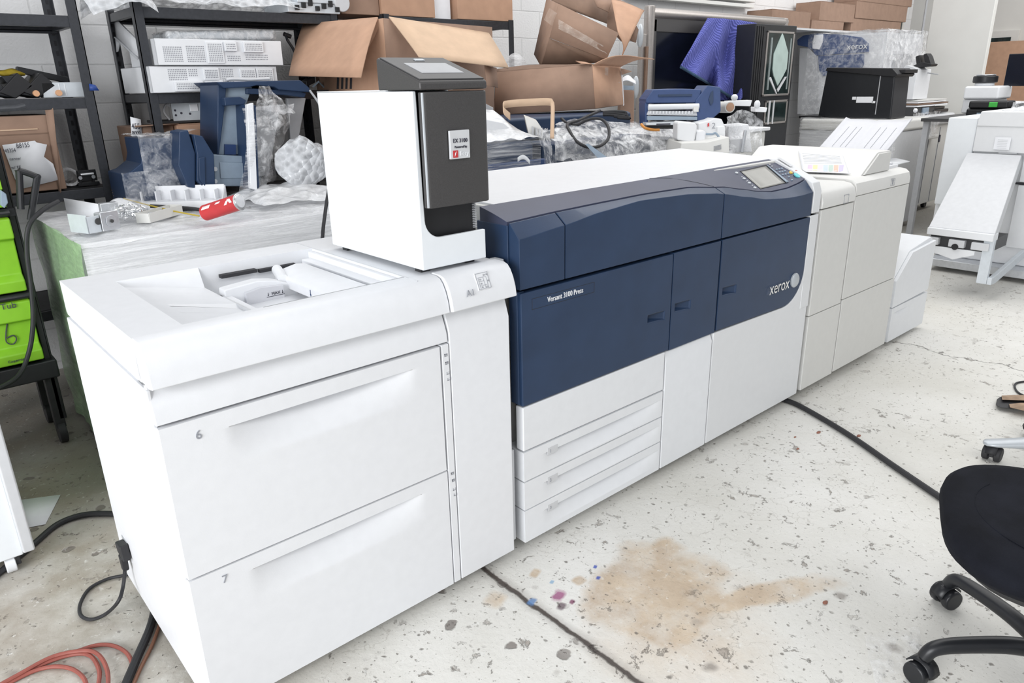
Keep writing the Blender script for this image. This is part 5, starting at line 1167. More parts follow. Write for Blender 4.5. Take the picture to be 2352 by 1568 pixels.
# ---- strap loop
rb = spline([atd(1172, 268, 3.70), atd(1158, 255, 3.68), atd(1156, 244, 3.68), atd(1166, 239, 3.72), atd(1215, 235, 3.76), atd(1262, 234, 3.74), atd(1269, 241, 3.72), atd(1269, 275, 3.66), atd(1268, 318, 3.6)], 6)
mb = MB(); w_ = [UZ*.018 if i < len(rb)*.66 else RH*.010 for i in range(len(rb))]
mb.loft([[p-w, p+w] for p, w in zip(rb, w_)], False, False)
solo('packing_strap', 'buff packing strap sticking up in a loop in front of the tan box', 'strap', mb, 'tanl', solid=.002)
# ---- tan open carton
t = thing('open_carton', 'long tan open carton with a flap sticking out to the right', 'cardboard box', atd(1300, 255, 4.6))
D = 4.6
L0, L1, C0, C1, R0, R1 = atd(1134, 264, D), atd(1140, 166, D), atd(1367, 249, D-.02), atd(1360, 148, D-.02), atd(1431, 240, D+.32), atd(1424, 152, D+.32)
back = FH*.42 - RH*.0
part('front_panel', MB().quad(L0, C0, C1, L1), 'brown', t, solid=.006)
part('end_panel', MB().quad(C0, R0, R1, C1), 'tan', t, solid=.006)
B1, B0 = L1+back, L0+back; E1 = B1 + (R1-C1); 
part('back_panel', MB().quad(B0, B0+(C0-L0)+UZ*.02, B1+(C1-L1), B1), 'brown', t, solid=.006)
part('end_panel', MB().quad(L0, B0, B1, L1), 'brownd', t, solid=.006)
part('base_panel', MB().quad(L0, C0, R0, B0+(C0-L0)), 'brownd', t, solid=.006)
part('top_flap', MB().grid(lambda u, v: (atd(1362, 149, D-.02).lerp(atd(1425, 153, D+.3), v)).lerp(atd(1443, 128, D+.1).lerp(atd(1503, 136, D+.35), v), u) + UZ*.02*math.sin(PI*u), 8, 6), 'tan', t, solid=.005)
part('top_flap', MB().grid(lambda u, v: L1.lerp(C1, u) + (FH*.10 + UZ*(.018+.01*math.sin(5*u)))*v, 14, 4), 'brownd', t, solid=.005)
part('crushed_flap', MB().quad(atd(1322, 140, D), atd(1335, 146, D-.04), atd(1362, 148, D-.03), atd(1345, 143, D)), 'tan', t, solid=.004)
part('flap_edge', MB().quad(atd(1426, 157, D+.30), atd(1452, 164, D+.4), atd(1428, 172, D+.31)), 'brown', t, solid=.004)
for pts in ([(1389, 155), (1397, 155), (1396, 190), (1389, 190)], [(1411, 190), (1425, 188), (1424, 212), (1411, 213)], [(1394, 213), (1401, 212), (1398, 238), (1392, 238)]):
    part('tape_strip', MB().quad(*[atd(px, py, D-.02+(px-1362)*.0052) - FH*.006 for px, py in pts]), 'tape', t)
pm_ = MB(); 
for a in ([(1368, 212), (1374, 211), (1374, 212), (1368, 213)], [(1368, 238), (1376, 237), (1376, 238), (1368, 239)], [(1368, 212), (1369, 212), (1369, 228), (1368, 228)], [(1374, 212), (1375, 212), (1375, 228), (1374, 228)], [(1370, 216), (1373, 216), (1373, 219), (1370, 219)], [(1370, 222), (1373, 222), (1373, 225), (1370, 225)], [(1381, 228), (1385, 227), (1384, 234), (1382, 234)]):
    pm_.quad(*[atd(px, py, D-.02+(px-1362)*.0052) - FH*.005 for px, py in a])
o = part('printed_marks', pm_, 'ink', t, smooth=0); o['kind'] = 'stuff'
part('white_edge', MB().quad(*[atd(px, py, D+.33) for px, py in ((1426, 153), (1429, 153), (1434, 241), (1431, 243))]), 'paper', t)
# ---- tilted carton on top of it
t = thing('tipped_carton', 'battered open carton tipped over on top of the tan open carton', 'cardboard box', atd(1330, 150, 4.8))
d = 4.75
part('side_panel', sheetd([(1256, -4, d+.25), (1283, 9, d), (1262, 88, d), (1243, 153, d+.06), (1227, 125, d+.3)]), 'brown', t, solid=.005)
part('front_panel', sheetd([(1283, 9, d), (1421, 76, d-.02), (1393, 137, d-.02), (1262, 87, d)]), 'brown', t, solid=.005)
part('lower_panel', sheetd([(1262, 88, d), (1393, 137, d-.01), (1364, 145, d+.05), (1243, 153, d+.05)]), 'brownd', t, solid=.005)
part('inner_wall', sheetd([(1256, -8, d+.26), (1400, -30, d+.55), (1410, 60, d+.5), (1283, 12, d+.2)]), 'brownd', t, solid=.005)
part('inner_wall', sheetd([(1360, -10, d+.40), (1408, -6, d+.36), (1398, 28, d+.3), (1372, 16, d+.34)]), 'brown', t, solid=.005)
part('inner_wall', sheetd([(1394, 62, d+.35), (1400, -10, d+.5), (1480, 24, d+.25), (1427, 95, d+.1)]), 'brown', t, solid=.005)
part('side_flap', MB().grid(lambda u, v: atd(1404, -2, d+.3).lerp(atd(1478, 25, d+.2), u).lerp(atd(1420, 78, d-.02).lerp(atd(1429, 128, d+.04), u), v) + RH*.02*math.sin(PI*u), 8, 8), 'tan', t, solid=.005)
part('torn_flap', sheetd([(1462, 60, d+.24), (1466, 68, d+.26), (1460, 98, d+.26), (1444, 92, d+.2)]), 'brownd', t, solid=.005)
part('tape_strip', sheetd([(1262, 18, d+.02), (1279, 30, d-.012), (1268, 60, d-.006), (1249, 45, d+.1)]), 'tape', t)
part('tape_strip', MB().grid(lambda u, v: atd(1283+118*u, 44+70*u+22*v-9*u*v, d-.02) , 10, 3).jitter(.004, 30), 'tape', t)
# ---- bits round the cartons
solo('foam_sheet', 'white bubble film sticking up left of the tan open carton', 'bubble wrap', MB().grid(lambda u, v: atd(1158+55*u, 160-38*math.sin(PI*(u*.8+.1))*v, 4.75+.1*u), 14, 10).jitter(.012, 16), 'wrapm')
t = thing('paper_tube_box', 'narrow upright brown carton right of the tan open carton', 'cardboard box', atd(1443, 290, 5.2))
part('body', slab([(1428, 206), (1457, 208), (1456, 292), (1420, 292)], 5.1, .12), 'brown', t, bevel=.004)
part('contents', slab([(1428, 196), (1458, 196), (1456, 207), (1432, 207)], 5.1, .1).jitter(.01, 30), 'slate', t)
solo('loose_papers', 'loose white papers on the narrow upright carton', 'papers', MB().grid(lambda u, v: atd(1424+36*u, 192-16*math.sin(PI*u)*(.4+.6*v)-4*v, 5.15+.2*v), 10, 6).jitter(.008, 20), 'paper', solid=.004)
b = MB()
b.tube(spline([atd(1290, 272, 4.15), atd(1302, 282, 4.1), atd(1325, 286, 4.1), atd(1345, 277, 4.1), atd(1365, 272, 4.1), atd(1385, 276, 4.1), atd(1398, 295, 4.05), atd(1397, 318, 4.0), atd(1380, 334, 3.95), atd(1352, 338, 3.9), atd(1325, 325, 3.9), atd(1308, 300, 3.95), atd(1304, 285, 4.05), atd(1330, 276, 4.15), atd(1360, 262, 4.25), atd(1378, 254, 4.35)], 8), .0085, 8)
solo('coiled_cable', 'coil of black cable hanging in front of the film below the tan carton', 'cable', b, 'rubber')
b = MB()
for k in range(3): b.tube(spline([atd(1385, 258+3*k, 4.4), atd(1410, 256+4*k, 4.4), atd(1436, 258+5*k, 4.4), atd(1432+7*k, 266+3*k, 4.4), atd(1402+8*k, 264+3*k, 4.4)], 6), .009, 8)
solo('cable_bundle', 'bundle of black cables squeezed out under the tan carton', 'cable', b, 'rubber')
solo('grey_cover', 'grey plastic cover edge between the controller and the tan carton', 'machine cover', slab([(1112, 236), (1133, 248), (1130, 268), (1112, 256)], 4.3, .2), 'grayp', bevel=.004)
pa_, pb_ = atd(1108, 150, 4.95), atd(1138, 160, 4.95)
solo('standing_panel', 'pale panel standing behind the tan carton, left end', 'panel', MB().loft([[pa_, pb_, pb_+FH*.03, pa_+FH*.03], [Vector((p.x, p.y, 0)) for p in (pa_, pb_, pb_+FH*.03, pa_+FH*.03)]]), 'fin', bevel=.004)

# ---- framed display board against the back wall
t = thing('display_board', 'large dark display screen in a brushed metal tube frame', 'display', (5.9, 2.7, 0))
Y = 2.7
lt, lb = at(1499, 20, y=Y), at(1476, 290, y=Y); xl = (lt.x+lb.x)/2
xr = at(1800, 45, y=Y).x; zt = at(1499, 14, y=Y).z
part('post', MB().cyl((xl, Y, 0.02), (xl, Y, zt), .046, 20), 'alu', t, bevel=.006)
part('post', MB().cyl((xr, Y, 0.02), (xr, Y, zt-.02), .046, 20), 'alu', t, bevel=.006)
part('top_rail', MB().cyl((xl, Y, zt-.055), (xr+.03, Y, zt-.055), .044, 20), 'alu', t, bevel=.004)
part('bezel', MB().box(xl, xr, Y-.02, Y+.03, zt-.20, zt-.08).box(xl, xl+.08, Y-.02, Y+.03, .7, zt-.1), 'char', t, bevel=.004)
part('screen', MB().box(xl+.05, xr-.04, Y-.012, Y+.03, .75, zt-.17), 'dscreen', t)
part('side_channel', MB().box(xl-.115, xl-.05, Y-.02, Y+.02, .02, zt-.22), 'alu', t, bevel=.004)
part('side_channel', MB().box(xl-.075, xl-.045, Y-.04, Y-.02, .02, zt-.32), 'brownd', t, bevel=.003)
for py in (82, 200, 306):
    c = at(1486-(py*.085), py, y=Y-.06)
    part('clip', MB().sphere((c.x-.045, Y-.055, c.z), .095, .38, .25, 1.0, 14, 10), 'silver', t)
# ---- blue moving blanket
def bl(u, v):
    top = [(1625, 42), (1660, 43), (1700, 47), (1738, 53)]; bot = [(1563, 152), (1607, 178), (1655, 207), (1695, 231), (1722, 216)]
    def poly(P, s):
        s *= len(P)-1; i = min(int(s), len(P)-2); f_ = s-i; return (P[i][0]+(P[i+1][0]-P[i][0])*f_, P[i][1]+(P[i+1][1]-P[i][1])*f_)
    a, c = poly(top, u), poly(bot, u); px, py = a[0]+(c[0]-a[0])*v, a[1]+(c[1]-a[1])*v
    fold = .10*v*math.sin(u*10+.4) + .05*math.sin(u*21+v*3) * v + .14*math.exp(-((u-.36-.1*v)/.07)**2)*v
    return at(px, py, y=2.58 - .06*v - fold*1.3)
t = thing('moving_blanket', 'blue quilted moving blanket draped in front of the display board', 'blanket', at(1660, 220, y=2.5))
part('quilt', MB().grid(bl, 60, 44), 'blanket', t, solid=.008)
part('binding', MB().tube([bl(u/40, 1.0)+Vector((0, -.006, -.008)) for u in range(0, 33)], .012, 8), 'blankb', t)
part('lower_fold', MB().grid(lambda u, v: at(1652+70*u-8*v*u, 200+30*v+ 8*u*(1-v), y=2.60-.03*math.sin(6*u)), 14, 8), 'blanket', t, solid=.008)
# ---- black glazed cabinet
t = thing('black_cabinet', 'tall black cabinet with cut-glass panes beside the blue blanket', 'cabinet', (6.5, 2.4, 0))
Y = 2.3
xa, xm, xb = at(1737, 60, y=Y).x, at(1757, 60, y=Y).x, at(1831, 60, y=Y).x; zt = at(1790, 57, y=Y).z
part('carcass', MB().box(xa, xb, Y, Y+.20, 0.0, zt), 'smoke', t, bevel=.006)
for k in range(4): part('side_flute', MB().box(xa+.02+.035*k, xa+.04+.035*k, Y-.008, Y+.001, .1, zt-.02), 'black', t, bevel=.003)
def pane(p, inset, name):
    xs = [at(px, py, y=Y).x for px, py in p]; zs = [at(px, py, y=Y).z for px, py in p]
    x0, x1, z0, z1 = min(xs[0], xs[3]), max(xs[1], xs[2]), (zs[2]+zs[3])/2, (zs[0]+zs[1])/2
    w = .018
    fr = part('pane_frame', MB().box(x0, x1, Y-.012, Y, z1-w, z1).box(x0, x1, Y-.012, Y, z0, z0+w).box(x0, x0+w, Y-.012, Y, z0, z1).box(x1-w, x1, Y-.012, Y, z0, z1), 'alu', t, bevel=.003)
    part('pane', MB().box(x0+w, x1-w, Y-.006, Y+.001, z0+w, z1-w), 'dglass', fr)
    return x0, x1, z0, z1, fr
x0, x1, z0, z1, fr = pane([(1762, 72), (1818, 72), (1810, 218), (1752, 222)], 0, 'upper')
w, h = x1-x0, z1-z0
part('frosted_panel', MB().prism([(x0+w*a, z0+h*c) for a, c in ((.52, .97), (.60, .90), (.80, .68), (.80, .42), (.68, .30), (.52, .16), (.34, .32), (.28, .42), (.28, .66), (.46, .90))], 'y', Y-.014, Y-.005), 'frost', fr, bevel=.002)
part('glass_bevel', MB().prism([(x0+w*a, z0+h*c) for a, c in ((.18, .28), (.24, .30), (.52, .04), (.50, .0+.03)) ], 'y', Y-.013, Y-.006).prism([(x0+w*a, z0+h*c) for a, c in ((.52, .10), (.78, .30), (.84, .30), (.56, .06))], 'y', Y-.013, Y-.006), 'grayw', fr)
part('glass_bevel', MB().box(x0+w*.14, x0+w*.19, Y-.012, Y-.006, z0+h*.1, z0+h*.9).box(x0+w*.86, x0+w*.89, Y-.012, Y-.006, z0+h*.1, z0+h*.9), 'glass', fr)
x0, x1, z0, z1, fr = pane([(1757, 232), (1808, 228), (1803, 276), (1752, 292)], 0, 'lower')
part('glass_bevel', MB().box(x0+.06, x0+.085, Y-.013, Y-.006, z0, z1).box(x0+.14, x0+.16, Y-.013, Y-.006, z0, z1), 'grayw', fr)

# ---- navy fuser unit
t = thing('fuser_unit', 'navy printer unit with white rollers lying on the copier', 'printer unit', atd(1550, 295, 4.25))
D = 4.25
part('body', slab([(1482, 288), (1481, 240), (1487, 222), (1502, 206), (1600, 206), (1596, 226), (1604, 290), (1596, 291), (1594, 236), (1490, 238), (1488, 288)], D, .20), 'navy2', t, bevel=.004)
part('roof', slab([(1484, 228), (1500, 206), (1552, 204), (1585, 204), (1612, 206), (1603, 236), (1484, 237)], D-.01, .24), 'navy2', t, bevel=.006)
part('roof_panel', slab([(1513, 217), (1590, 216), (1589, 221), (1512, 222)], D-.015, .01), 'navy', t)
part('end_block', slab([(1597, 232), (1625, 196), (1655, 200), (1656, 256), (1640, 270), (1622, 286), (1604, 292)], D-.02, .25), 'navy2', t, bevel=.006)
part('end_recess', slab([(1633, 212), (1638, 208), (1638, 235), (1632, 242), (1628, 228)], D-.026, .01), 'navy', t)
part('roller', MB().cyl(atd(1489, 246, D-.03), atd(1605, 244, D-.03), .016, 14), 'white', t)
part('roller_end', slab([(1593, 240), (1605, 240), (1605, 257), (1593, 257)], D-.045, .03), 'fin', t, bevel=.003)
part('comb', slab([(1490, 254), (1600, 256), (1602, 266), (1486, 264)], D-.02, .05), 'grayw', t, bevel=.003)
for k in range(14): part('tooth', slab([(1493+7.4*k, 255), (1496+7.4*k, 255), (1495+7.4*k, 261), (1492+7.4*k, 261)], D-.028, .01), 'warm', t)
part('blade', slab([(1487, 266), (1602, 268), (1602, 276), (1487, 276)], D-.025, .05), 'slate', t, bevel=.003)
part('guide', slab([(1483, 282), (1556, 279), (1556, 287), (1484, 288)], D-.06, .10), 'silver', t, bevel=.003)
part('guide_slot', slab([(1508, 284), (1540, 283), (1540, 286), (1508, 287)], D-.064, .01), 'ink', t)
part('under_tray', slab([(1484, 288), (1590, 286), (1590, 296), (1490, 296)], D, .2), 'char2', t, bevel=.003)
part('orange_wire', MB().tube(spline([atd(1473, 285, 4.2), atd(1482, 294, 4.18), atd(1500, 298, 4.2), atd(1515, 298, 4.2)], 6), .008, 8), 'orange', t)
# ---- white printer parts around it
t = thing('rounded_cover', 'rounded white machine cap standing in front of the navy unit', 'machine cover', atd(1578, 330, 4.0))
part('shell', slab([(1556, 281), (1562, 279), (1598, 282), (1603, 290), (1595, 329), (1555, 322)], 4.0, .12), 'offw', t, bevel=.012)
part('side', slab([(1600, 302), (1616, 299), (1622, 304), (1620, 324), (1596, 328)], 4.03, .12), 'warm', t, bevel=.006)
t = thing('white_housing', 'stepped white printer housing marked 2 right of the rounded cap', 'machine cover', atd(1640, 320, 4.1))
part('step', slab([(1604, 283), (1632, 276), (1640, 272), (1658, 273), (1666, 292), (1665, 318), (1604, 320)], 4.1, .16), 'offw', t, bevel=.006)
part('step', slab([(1648, 291), (1664, 289), (1666, 292), (1666, 316), (1648, 316)], 4.07, .1), 'offw', t, bevel=.005)
part('mark', text_mb('2', .045, atd(1634, 295, 4.09), RH, UZ), 'inkg', t)
part('red_mark', slab([(1626, 284), (1629, 282), (1629, 289), (1626, 291)], 4.09, .01), 'red', t)
part('wire', MB().tube(spline([atd(1622, 308, 4.02), atd(1636, 308, 4.0), atd(1644, 306, 4.0), atd(1655, 318, 4.0), atd(1660, 314, 4.02)], 6), .006, 8), 'slate', t)
t = thing('small_printer', 'low white printer base with small vents, half hidden by the press', 'printer', atd(1620, 350, 3.9))
part('body', slab([(1565, 328), (1625, 326), (1675, 314), (1676, 352), (1560, 356)], 3.9, .35, ), 'fin', t, bevel=.006)
for k in range(4): part('vent_slot', slab([(1640, 345-3*k), (1657, 341-3*k), (1657, 342-3*k), (1640, 346-3*k)], 3.895, .01), 'inkg', t)
t = thing('white_roll', 'short white cardboard core lying on its side right of the navy unit', 'roll', atd(1665, 255, 4.6))
a, c = atd(1650, 246, 4.6), atd(1677, 246, 4.45)
part('roll', MB().cyl(a, c, .034, 22), 'fin', t, bevel=.003); part('core_hole', MB().cyl(c, c+(c-a).normalized()*.002, .026, 20), 'tan', t)
t = thing('white_guide', 'white paper guide with a round knob behind the wrapped white part', 'printer part', atd(1700, 240, 4.9))
part('plate', slab([(1672, 232), (1728, 230), (1724, 244), (1680, 243)], 4.9, .1), 'warm', t, bevel=.004); part('knob', MB().sphere(atd(1687, 224, 4.85), .022), 'white', t)
part('plate', slab([(1735, 246), (1763, 247), (1760, 258), (1735, 257)], 4.7, .1), 'warm', t, bevel=.004); part('knob', MB().sphere(atd(1739, 240, 4.7), .02, 1, 1, 1.4), 'white', t)
t = thing('wrapped_column', 'white upright machine part bagged in glossy clear film', 'wrapped part', atd(1715, 350, 4.4))
part('core', slab([(1672, 290), (1720, 285), (1728, 350), (1672, 350)], 4.5, .2), 'warm', t, bevel=.006)
part('side', slab([(1678, 320), (1705, 318), (1702, 350), (1676, 352)], 4.42, .05), 'grayw', t, bevel=.003)
part('rail', MB().cyl(atd(1712, 300, 4.4), atd(1704, 350, 4.4), .01, 8), 'metal', t)
part('film', MB().grid(lambda u, v: atd(1668+82*u-10*u*v*(1-u)*3, 250+24*abs(u-.45)**1.5*3+100*v, 4.36+.1*math.sin(3*u)-.03*math.sin(7*v+4*u)), 30, 30).jitter(.016, 18), 'wrapc', t)
# big open carton (left of centre)
t = thing('big_carton', 'big open brown carton with drooping flaps behind the controller', 'cardboard box', (2.2, 2.2, 1.18))
CC = at(880, 42, y=1.95); xL = CC.x; yB = 2.75; xR = at(1130, 80, y=1.95).x; zt = CC.z; zb_ = 1.19
P = lambda x, y, z: Vector((x, y, z))
part('side_panel', MB().quad(P(xL, 1.95, zb_), P(xL, yB, zb_), P(xL, yB, zt), P(xL, 1.95, zt)), 'tan', t, solid=.006)
part('front_panel', MB().quad(P(xL, 1.95, zb_), P(xR, 1.95, zb_), P(xR, 1.95, zt-.02), P(xL, 1.95, zt)), 'brown', t, solid=.006)
part('back_panel', MB().quad(P(xL, yB, zb_), P(xR, yB, zb_), P(xR, yB, zt), P(xL, yB, zt)), 'brownd', t, solid=.006)
part('side_panel', MB().quad(P(xR, 1.95, zb_), P(xR, yB, zb_), P(xR, yB, zt), P(xR, 1.95, zt-.02)), 'brown', t, solid=.006)
part('base_panel', MB().quad(P(xL, 1.95, zb_), P(xR, 1.95, zb_), P(xR, yB, zb_), P(xL, yB, zb_)), 'brownd', t, solid=.006)
h0, h1, o0, o1 = at(868, 40, x=xL-.004), at(697, 55, x=xL-.004), at(829, 178, x=xL-.30), at(664, 174, x=xL-.30)
part('top_flap', MB().grid(lambda u, v: h0.lerp(h1, u).lerp(o0.lerp(o1, u), v) + Vector((-.006*math.sin(PI*v), 0, .006*math.sin(PI*v))), 6, 6), 'tan', t, solid=.006, label='left flap drooping outward')
h0, h1, o0, o1 = at(893, 39, y=1.945), at(1122, 76, y=1.945), at(962, 130, y=1.68), at(1168, 156, y=1.68)
part('top_flap', MB().grid(lambda u, v: h0.lerp(h1, u).lerp(o0.lerp(o1, u), v) + Vector((0, -.012*math.sin(PI*v), -.006*math.sin(PI*v))), 6, 6), 'tanl', t, solid=.006, label='right flap drooping outward')
part('edge_flap', sheetd([(1113, 150, 4.0), (1140, 156, 4.1), (1143, 201, 4.1), (1118, 196, 4.0)]), 'brown', t, solid=.005)
for k in range(4): part('hand_slot', MB().quad(*[at(px, py, x=xL-.004) for px, py in ((774+10*k, 172), (779+10*k, 172), (778+10*k, 204), (773+10*k, 204))]), 'gap', t)
solo('carton_stand', 'dark low stand carrying the big open carton', 'stand', MB().box(xL+.02, xR-.05, 1.97, yB-.03, 0, 1.18), 'char2', bevel=.01)
# ================================================================== machines in the far right background
t = thing('copier', 'white copier under film carrying the black case', 'copier', (7.7, 2.0, 0))
part('body', MB().box(7.3, 8.1, 1.48, 2.46, 0.05, 1.0), 'grayw', t, bevel=.01)
part('top_unit', MB().box(7.28, 8.1, 1.46, 2.46, 1.0, 1.115), 'fin', t, bevel=.03)
part('door_line', MB().box(7.296, 7.3, 1.55, 2.4, .80, .806).box(7.296, 7.3, 1.95, 1.955, .06, .80), 'inkg', t)
part('film', MB().grid(lambda u, v: Vector((7.27+.01*noise.noise((u*6, v*5, 2)), 1.45+1.0*u, .75+.38*v)), 30, 20).jitter(.006, 12), 'wraps', t)
part('dark_lid', MB().box(7.32, 7.7, 2.25, 2.5, 1.115, 1.14), 'black', t, bevel=.004)
for y in (1.55, 2.38): part('caster', MB().cyl((7.36, y-.02, .03), (7.36, y+.02, .03), .03, 14).box(7.34, 7.38, y-.02, y+.02, .035, .055), 'rubber', t)
t = thing('copier', 'row-end white copier with stacked papers on top, left of the pillar', 'copier', (8.8, 1.95, 0))
part('body', MB().box(8.2, 9.45, 1.74, 2.06, 0.08, .98), 'fin', t, bevel=.01)
part('upper_unit', MB().box(8.18, 9.5, 1.70, 2.06, .98, 1.10), 'grayw', t, bevel=.025)
part('shelf', MB().box(8.18, 9.0, 1.67, 1.74, .84, .88), 'fin', t, bevel=.01)
for x in (8.62, 8.9, 9.2): part('door_line', MB().box(x, x+.008, 1.735, 1.741, .1, .95), 'inkg', t)
part('handle_slot', MB().box(9.2, 9.24, 1.732, 1.74, .78, .86), 'ink', t)
part('ledge', MB().box(8.25, 9.46, 1.66, 1.72, 1.045, 1.075), 'white', t, bevel=.01)
part('film', MB().grid(lambda u, v: Vector((8.15+.75*u, 1.66+.01*noise.noise((u*8, v*4, 1)), .86+.28*v)), 24, 14).jitter(.012, 12), 'wrapc', t)
for x in (8.3, 9.3): part('caster', MB().cyl((x, 1.8, .04), (x, 1.84, .04), .04, 14).box(x-.02, x+.02, 1.8, 1.84, .045, .085), 'rubber', t)
# black case
t = thing('black_case', 'black boxy machine cover with white stickers standing on the copier', 'machine cover', (7.6, 1.95, 1.115))
q = [at(px, py, x=7.4) for px, py in ((1878, 268), (2046, 270), (2056, 172), (2046, 160), (1900, 158))]
pts = [(p.y, p.z) for p in q]; zmin = 1.14
pts[0] = (pts[0][0], 1.118); pts[1] = (pts[1][0], 1.118)
part('shell', MB().prism(pts, 'x', 7.4, 7.75), 'smoke', t, bevel=.012)
part('lid', MB().prism([(p[0], p[1]) for p in ((pts[4][0]+.01, pts[4][1]-.02), (pts[4][0], pts[4][1]+.012), (pts[3][0]-.02, pts[3][1]+.012), (pts[2][0]-.03, pts[2][1]+.005), (pts[2][0]-.01, pts[2][1]-.02))], 'x', 7.385, 7.80), 'black', t, bevel=.006)
part('latch', MB().box(7.5, 7.80, pts[3][0]-.10, pts[3][0]-.02, pts[3][1]-.035, pts[3][1]), 'black', t, bevel=.006)
for a in ((1968, 222, 2004, 236), (1958, 222, 1966, 229), (2003, 232, 2010, 237)):
    p, r_ = at(a[0], a[1], x=7.398), at(a[2], a[3], x=7.398); part('sticker', MB().box(7.3965, 7.3995, r_.y, p.y, r_.z, p.z), 'paper', t)
part('groove', MB().box(7.397, 7.4, at(2022, 180, x=7.4).y-.004, at(2022, 180, x=7.4).y+.004, 1.16, 1.55), 'grayp', t)
# big film-wrapped navy press
t = thing('wrapped_press', 'big white and navy press shrouded in clear film below the stacked cartons', 'wrapped machine', (8.75, 2.6, 0))
X = 8.25
part('cabinet', MB().box(X, 9.3, 2.10, 2.93, 0.05, 1.97), 'grayw', t, bevel=.03)
def face(pts, name, mat, th=.02, par=None): 
    q = [at(px, py, x=X-.005) for px, py in pts]; return part(name, MB().prism([(p.y, p.z) for p in q], 'x', X-th, X+.01), mat, par or t, bevel=.006)
face([(1832, 92), (1845, 82), (1872, 77), (1930, 79), (1980, 86), (1995, 100), (1996, 120), (1875, 128), (1855, 108), (1833, 104)], 'upper_front', 'navy2')
face([(1880, 128), (1985, 124), (1984, 150), (1978, 158), (1890, 175), (1882, 160)], 'lower_front', 'navy2')
face([(1838, 110), (1868, 112), (1876, 130), (1880, 180), (1885, 262), (1832, 262)], 'side_front', 'grayp')
lb = face([(1872, 80), (1893, 79), (1891, 98), (1884, 114), (1868, 112), (1868, 100)], 'paper_label', 'paper', .03)
part('brand_lettering', text_mb('xerox', .095, at(1944, 114, x=X-.03), Vector((0, -1, .0)), UZ, .002), 'grayw', t)
part('film', MB().grid(lambda u, v: Vector((X-.04+.03*noise.noise((u*4, v*5, 3)), 2.06+.89*u, .9+1.10*v)), 40, 40).jitter(.01, 9), 'wrapd', t)
part('film', MB().grid(lambda u, v: Vector((X-.03+1.1*u, 2.075+.02*noise.noise((u*4, v*5, 9)), .9+1.10*v)), 40, 40).jitter(.01, 9), 'wrapc', t)
part('film', MB().grid(lambda u, v: Vector((X-.03+1.1*u, 2.07+.87*v, 1.99+.02*noise.noise((u*6, v*5, 9)))), 30, 30).jitter(.01, 9), 'wrapm', t)
part('dark_bay', MB().box(8.5, 9.0, 2.088, 2.10, 1.45, 1.75), 'grayp', t)
# cartons on a shelf along the wall above
ws = thing('carton_shelf', 'plain shelf along the back wall holding six cartons', 'shelf', (9.1, 3.02, 2.0))
part('board', MB().box(7.1, 11.1, 2.84, 3.2, 2.02, 2.04), 'grayw', ws)
for x in (7.6, 9.1, 10.6): part('bracket', MB().box(x, x+.03, 2.95, 3.2, 1.97, 2.02).box(x, x+.03, 3.17, 3.2, 1.8, 2.02), 'metal', ws)
def cart_(name_label, px0, px1, py0, py1, y0, y1, mat='brown', seam='x'):
    a, c = at(px0, (py0+py1)/2, y=y0), at(px1, (py0+py1)/2, y=y0); z1 = at((px0+px1)/2, py0, y=y0).z; z0 = at((px0+px1)/2, py1, y=y0).z
    return a.x, c.x, z0, z1
G = 'cartons on the wall shelf'
Z0 = 2.041
def shelf_carton(label, px0, px1, ptop, zb, y0=2.86, y1=3.16, mat='brown'):
    x0, x1 = at(px0, 40, y=y0).x, at(px1, 40, y=y0).x; z1 = at((px0+px1)/2, ptop, y=y0).z
    return closed_box('carton', label, x0, x1, y0, y1, zb, z1, mat, G, 'x', False), z1
shelf_carton('low carton at the left end of the wall shelf', 1773, 1862, 24, Z0)
_, zz = shelf_carton('lower carton of the middle pair on the wall shelf', 1866, 1940, 48, Z0, mat='brown')
shelf_carton('upper carton of the middle pair on the wall shelf', 1882, 1962, 6, zz+.001, 2.86, 3.16)
_, zz = shelf_carton('lowest carton of the right stack on the wall shelf', 1957, 2072, 46, Z0, 2.87)
_, zz = shelf_carton('middle carton of the right stack on the wall shelf', 1964, 2082, 8, zz+.001, 2.86)
shelf_carton('topmost carton of the right stack on the wall shelf', 1966, 2090, -28, zz+.001, 2.86)
# odds and ends on the row-end copier
t = thing('white_carton', 'white box on the paper stack beside the black case', 'box', at(2090, 220, x=8.6))
q0, q1 = at(2062, 215, x=8.5), at(2098, 215, x=8.5)
part('body', MB().box(8.5, 8.9, q1.y, q0.y, 1.27, 1.58), 'white', t, bevel=.006)
part('lid', MB().prism([(q1.y, 1.58), (q0.y, 1.58), (q0.y-.05, 1.63), (q1.y+.03, 1.60)], 'x', 8.5, 8.8), 'grayw', t, bevel=.004)
t = thing('paper_stack', 'uneven stack of white sheets under the white box', 'paper stack', (8.8, 1.9, 1.19))
for k in range(4): part('sheet_bundle', MB().box(8.45+.02*k, 9.3+.05*(k % 2), 1.74+.01*k, 2.04, 1.195+.018*k, 1.208+.018*k), ('paper', 'brownd', 'paper', 'fin')[k], t)
t = thing('printer_mechanism', 'dark printer mechanism between the copier top and the paper stack', 'printer part', (8.8, 1.9, 1.10))
part('frame', MB().box(8.4, 9.0, 1.76, 2.04, 1.101, 1.193), 'char2', t, bevel=.006)
part('bracket', MB().box(8.62, 8.78, 1.74, 1.76, 1.11, 1.18), 'slate', t, bevel=.004)
part('knob', MB().sphere((8.42, 1.75, 1.16), .025), 'warm', t)
part('arm', MB().box(8.95, 9.4, 1.75, 1.9, 1.11, 1.15).box(9.0, 9.3, 1.76, 1.85, 1.15, 1.18), 'smoke', t, bevel=.01)
t = thing('black_holder', 'black forked plastic holder on top of the white box', 'plastic part', at(2118, 160, x=8.7))
def hp(px, py): p = at(px, py, x=8.66); return (p.y, p.z)
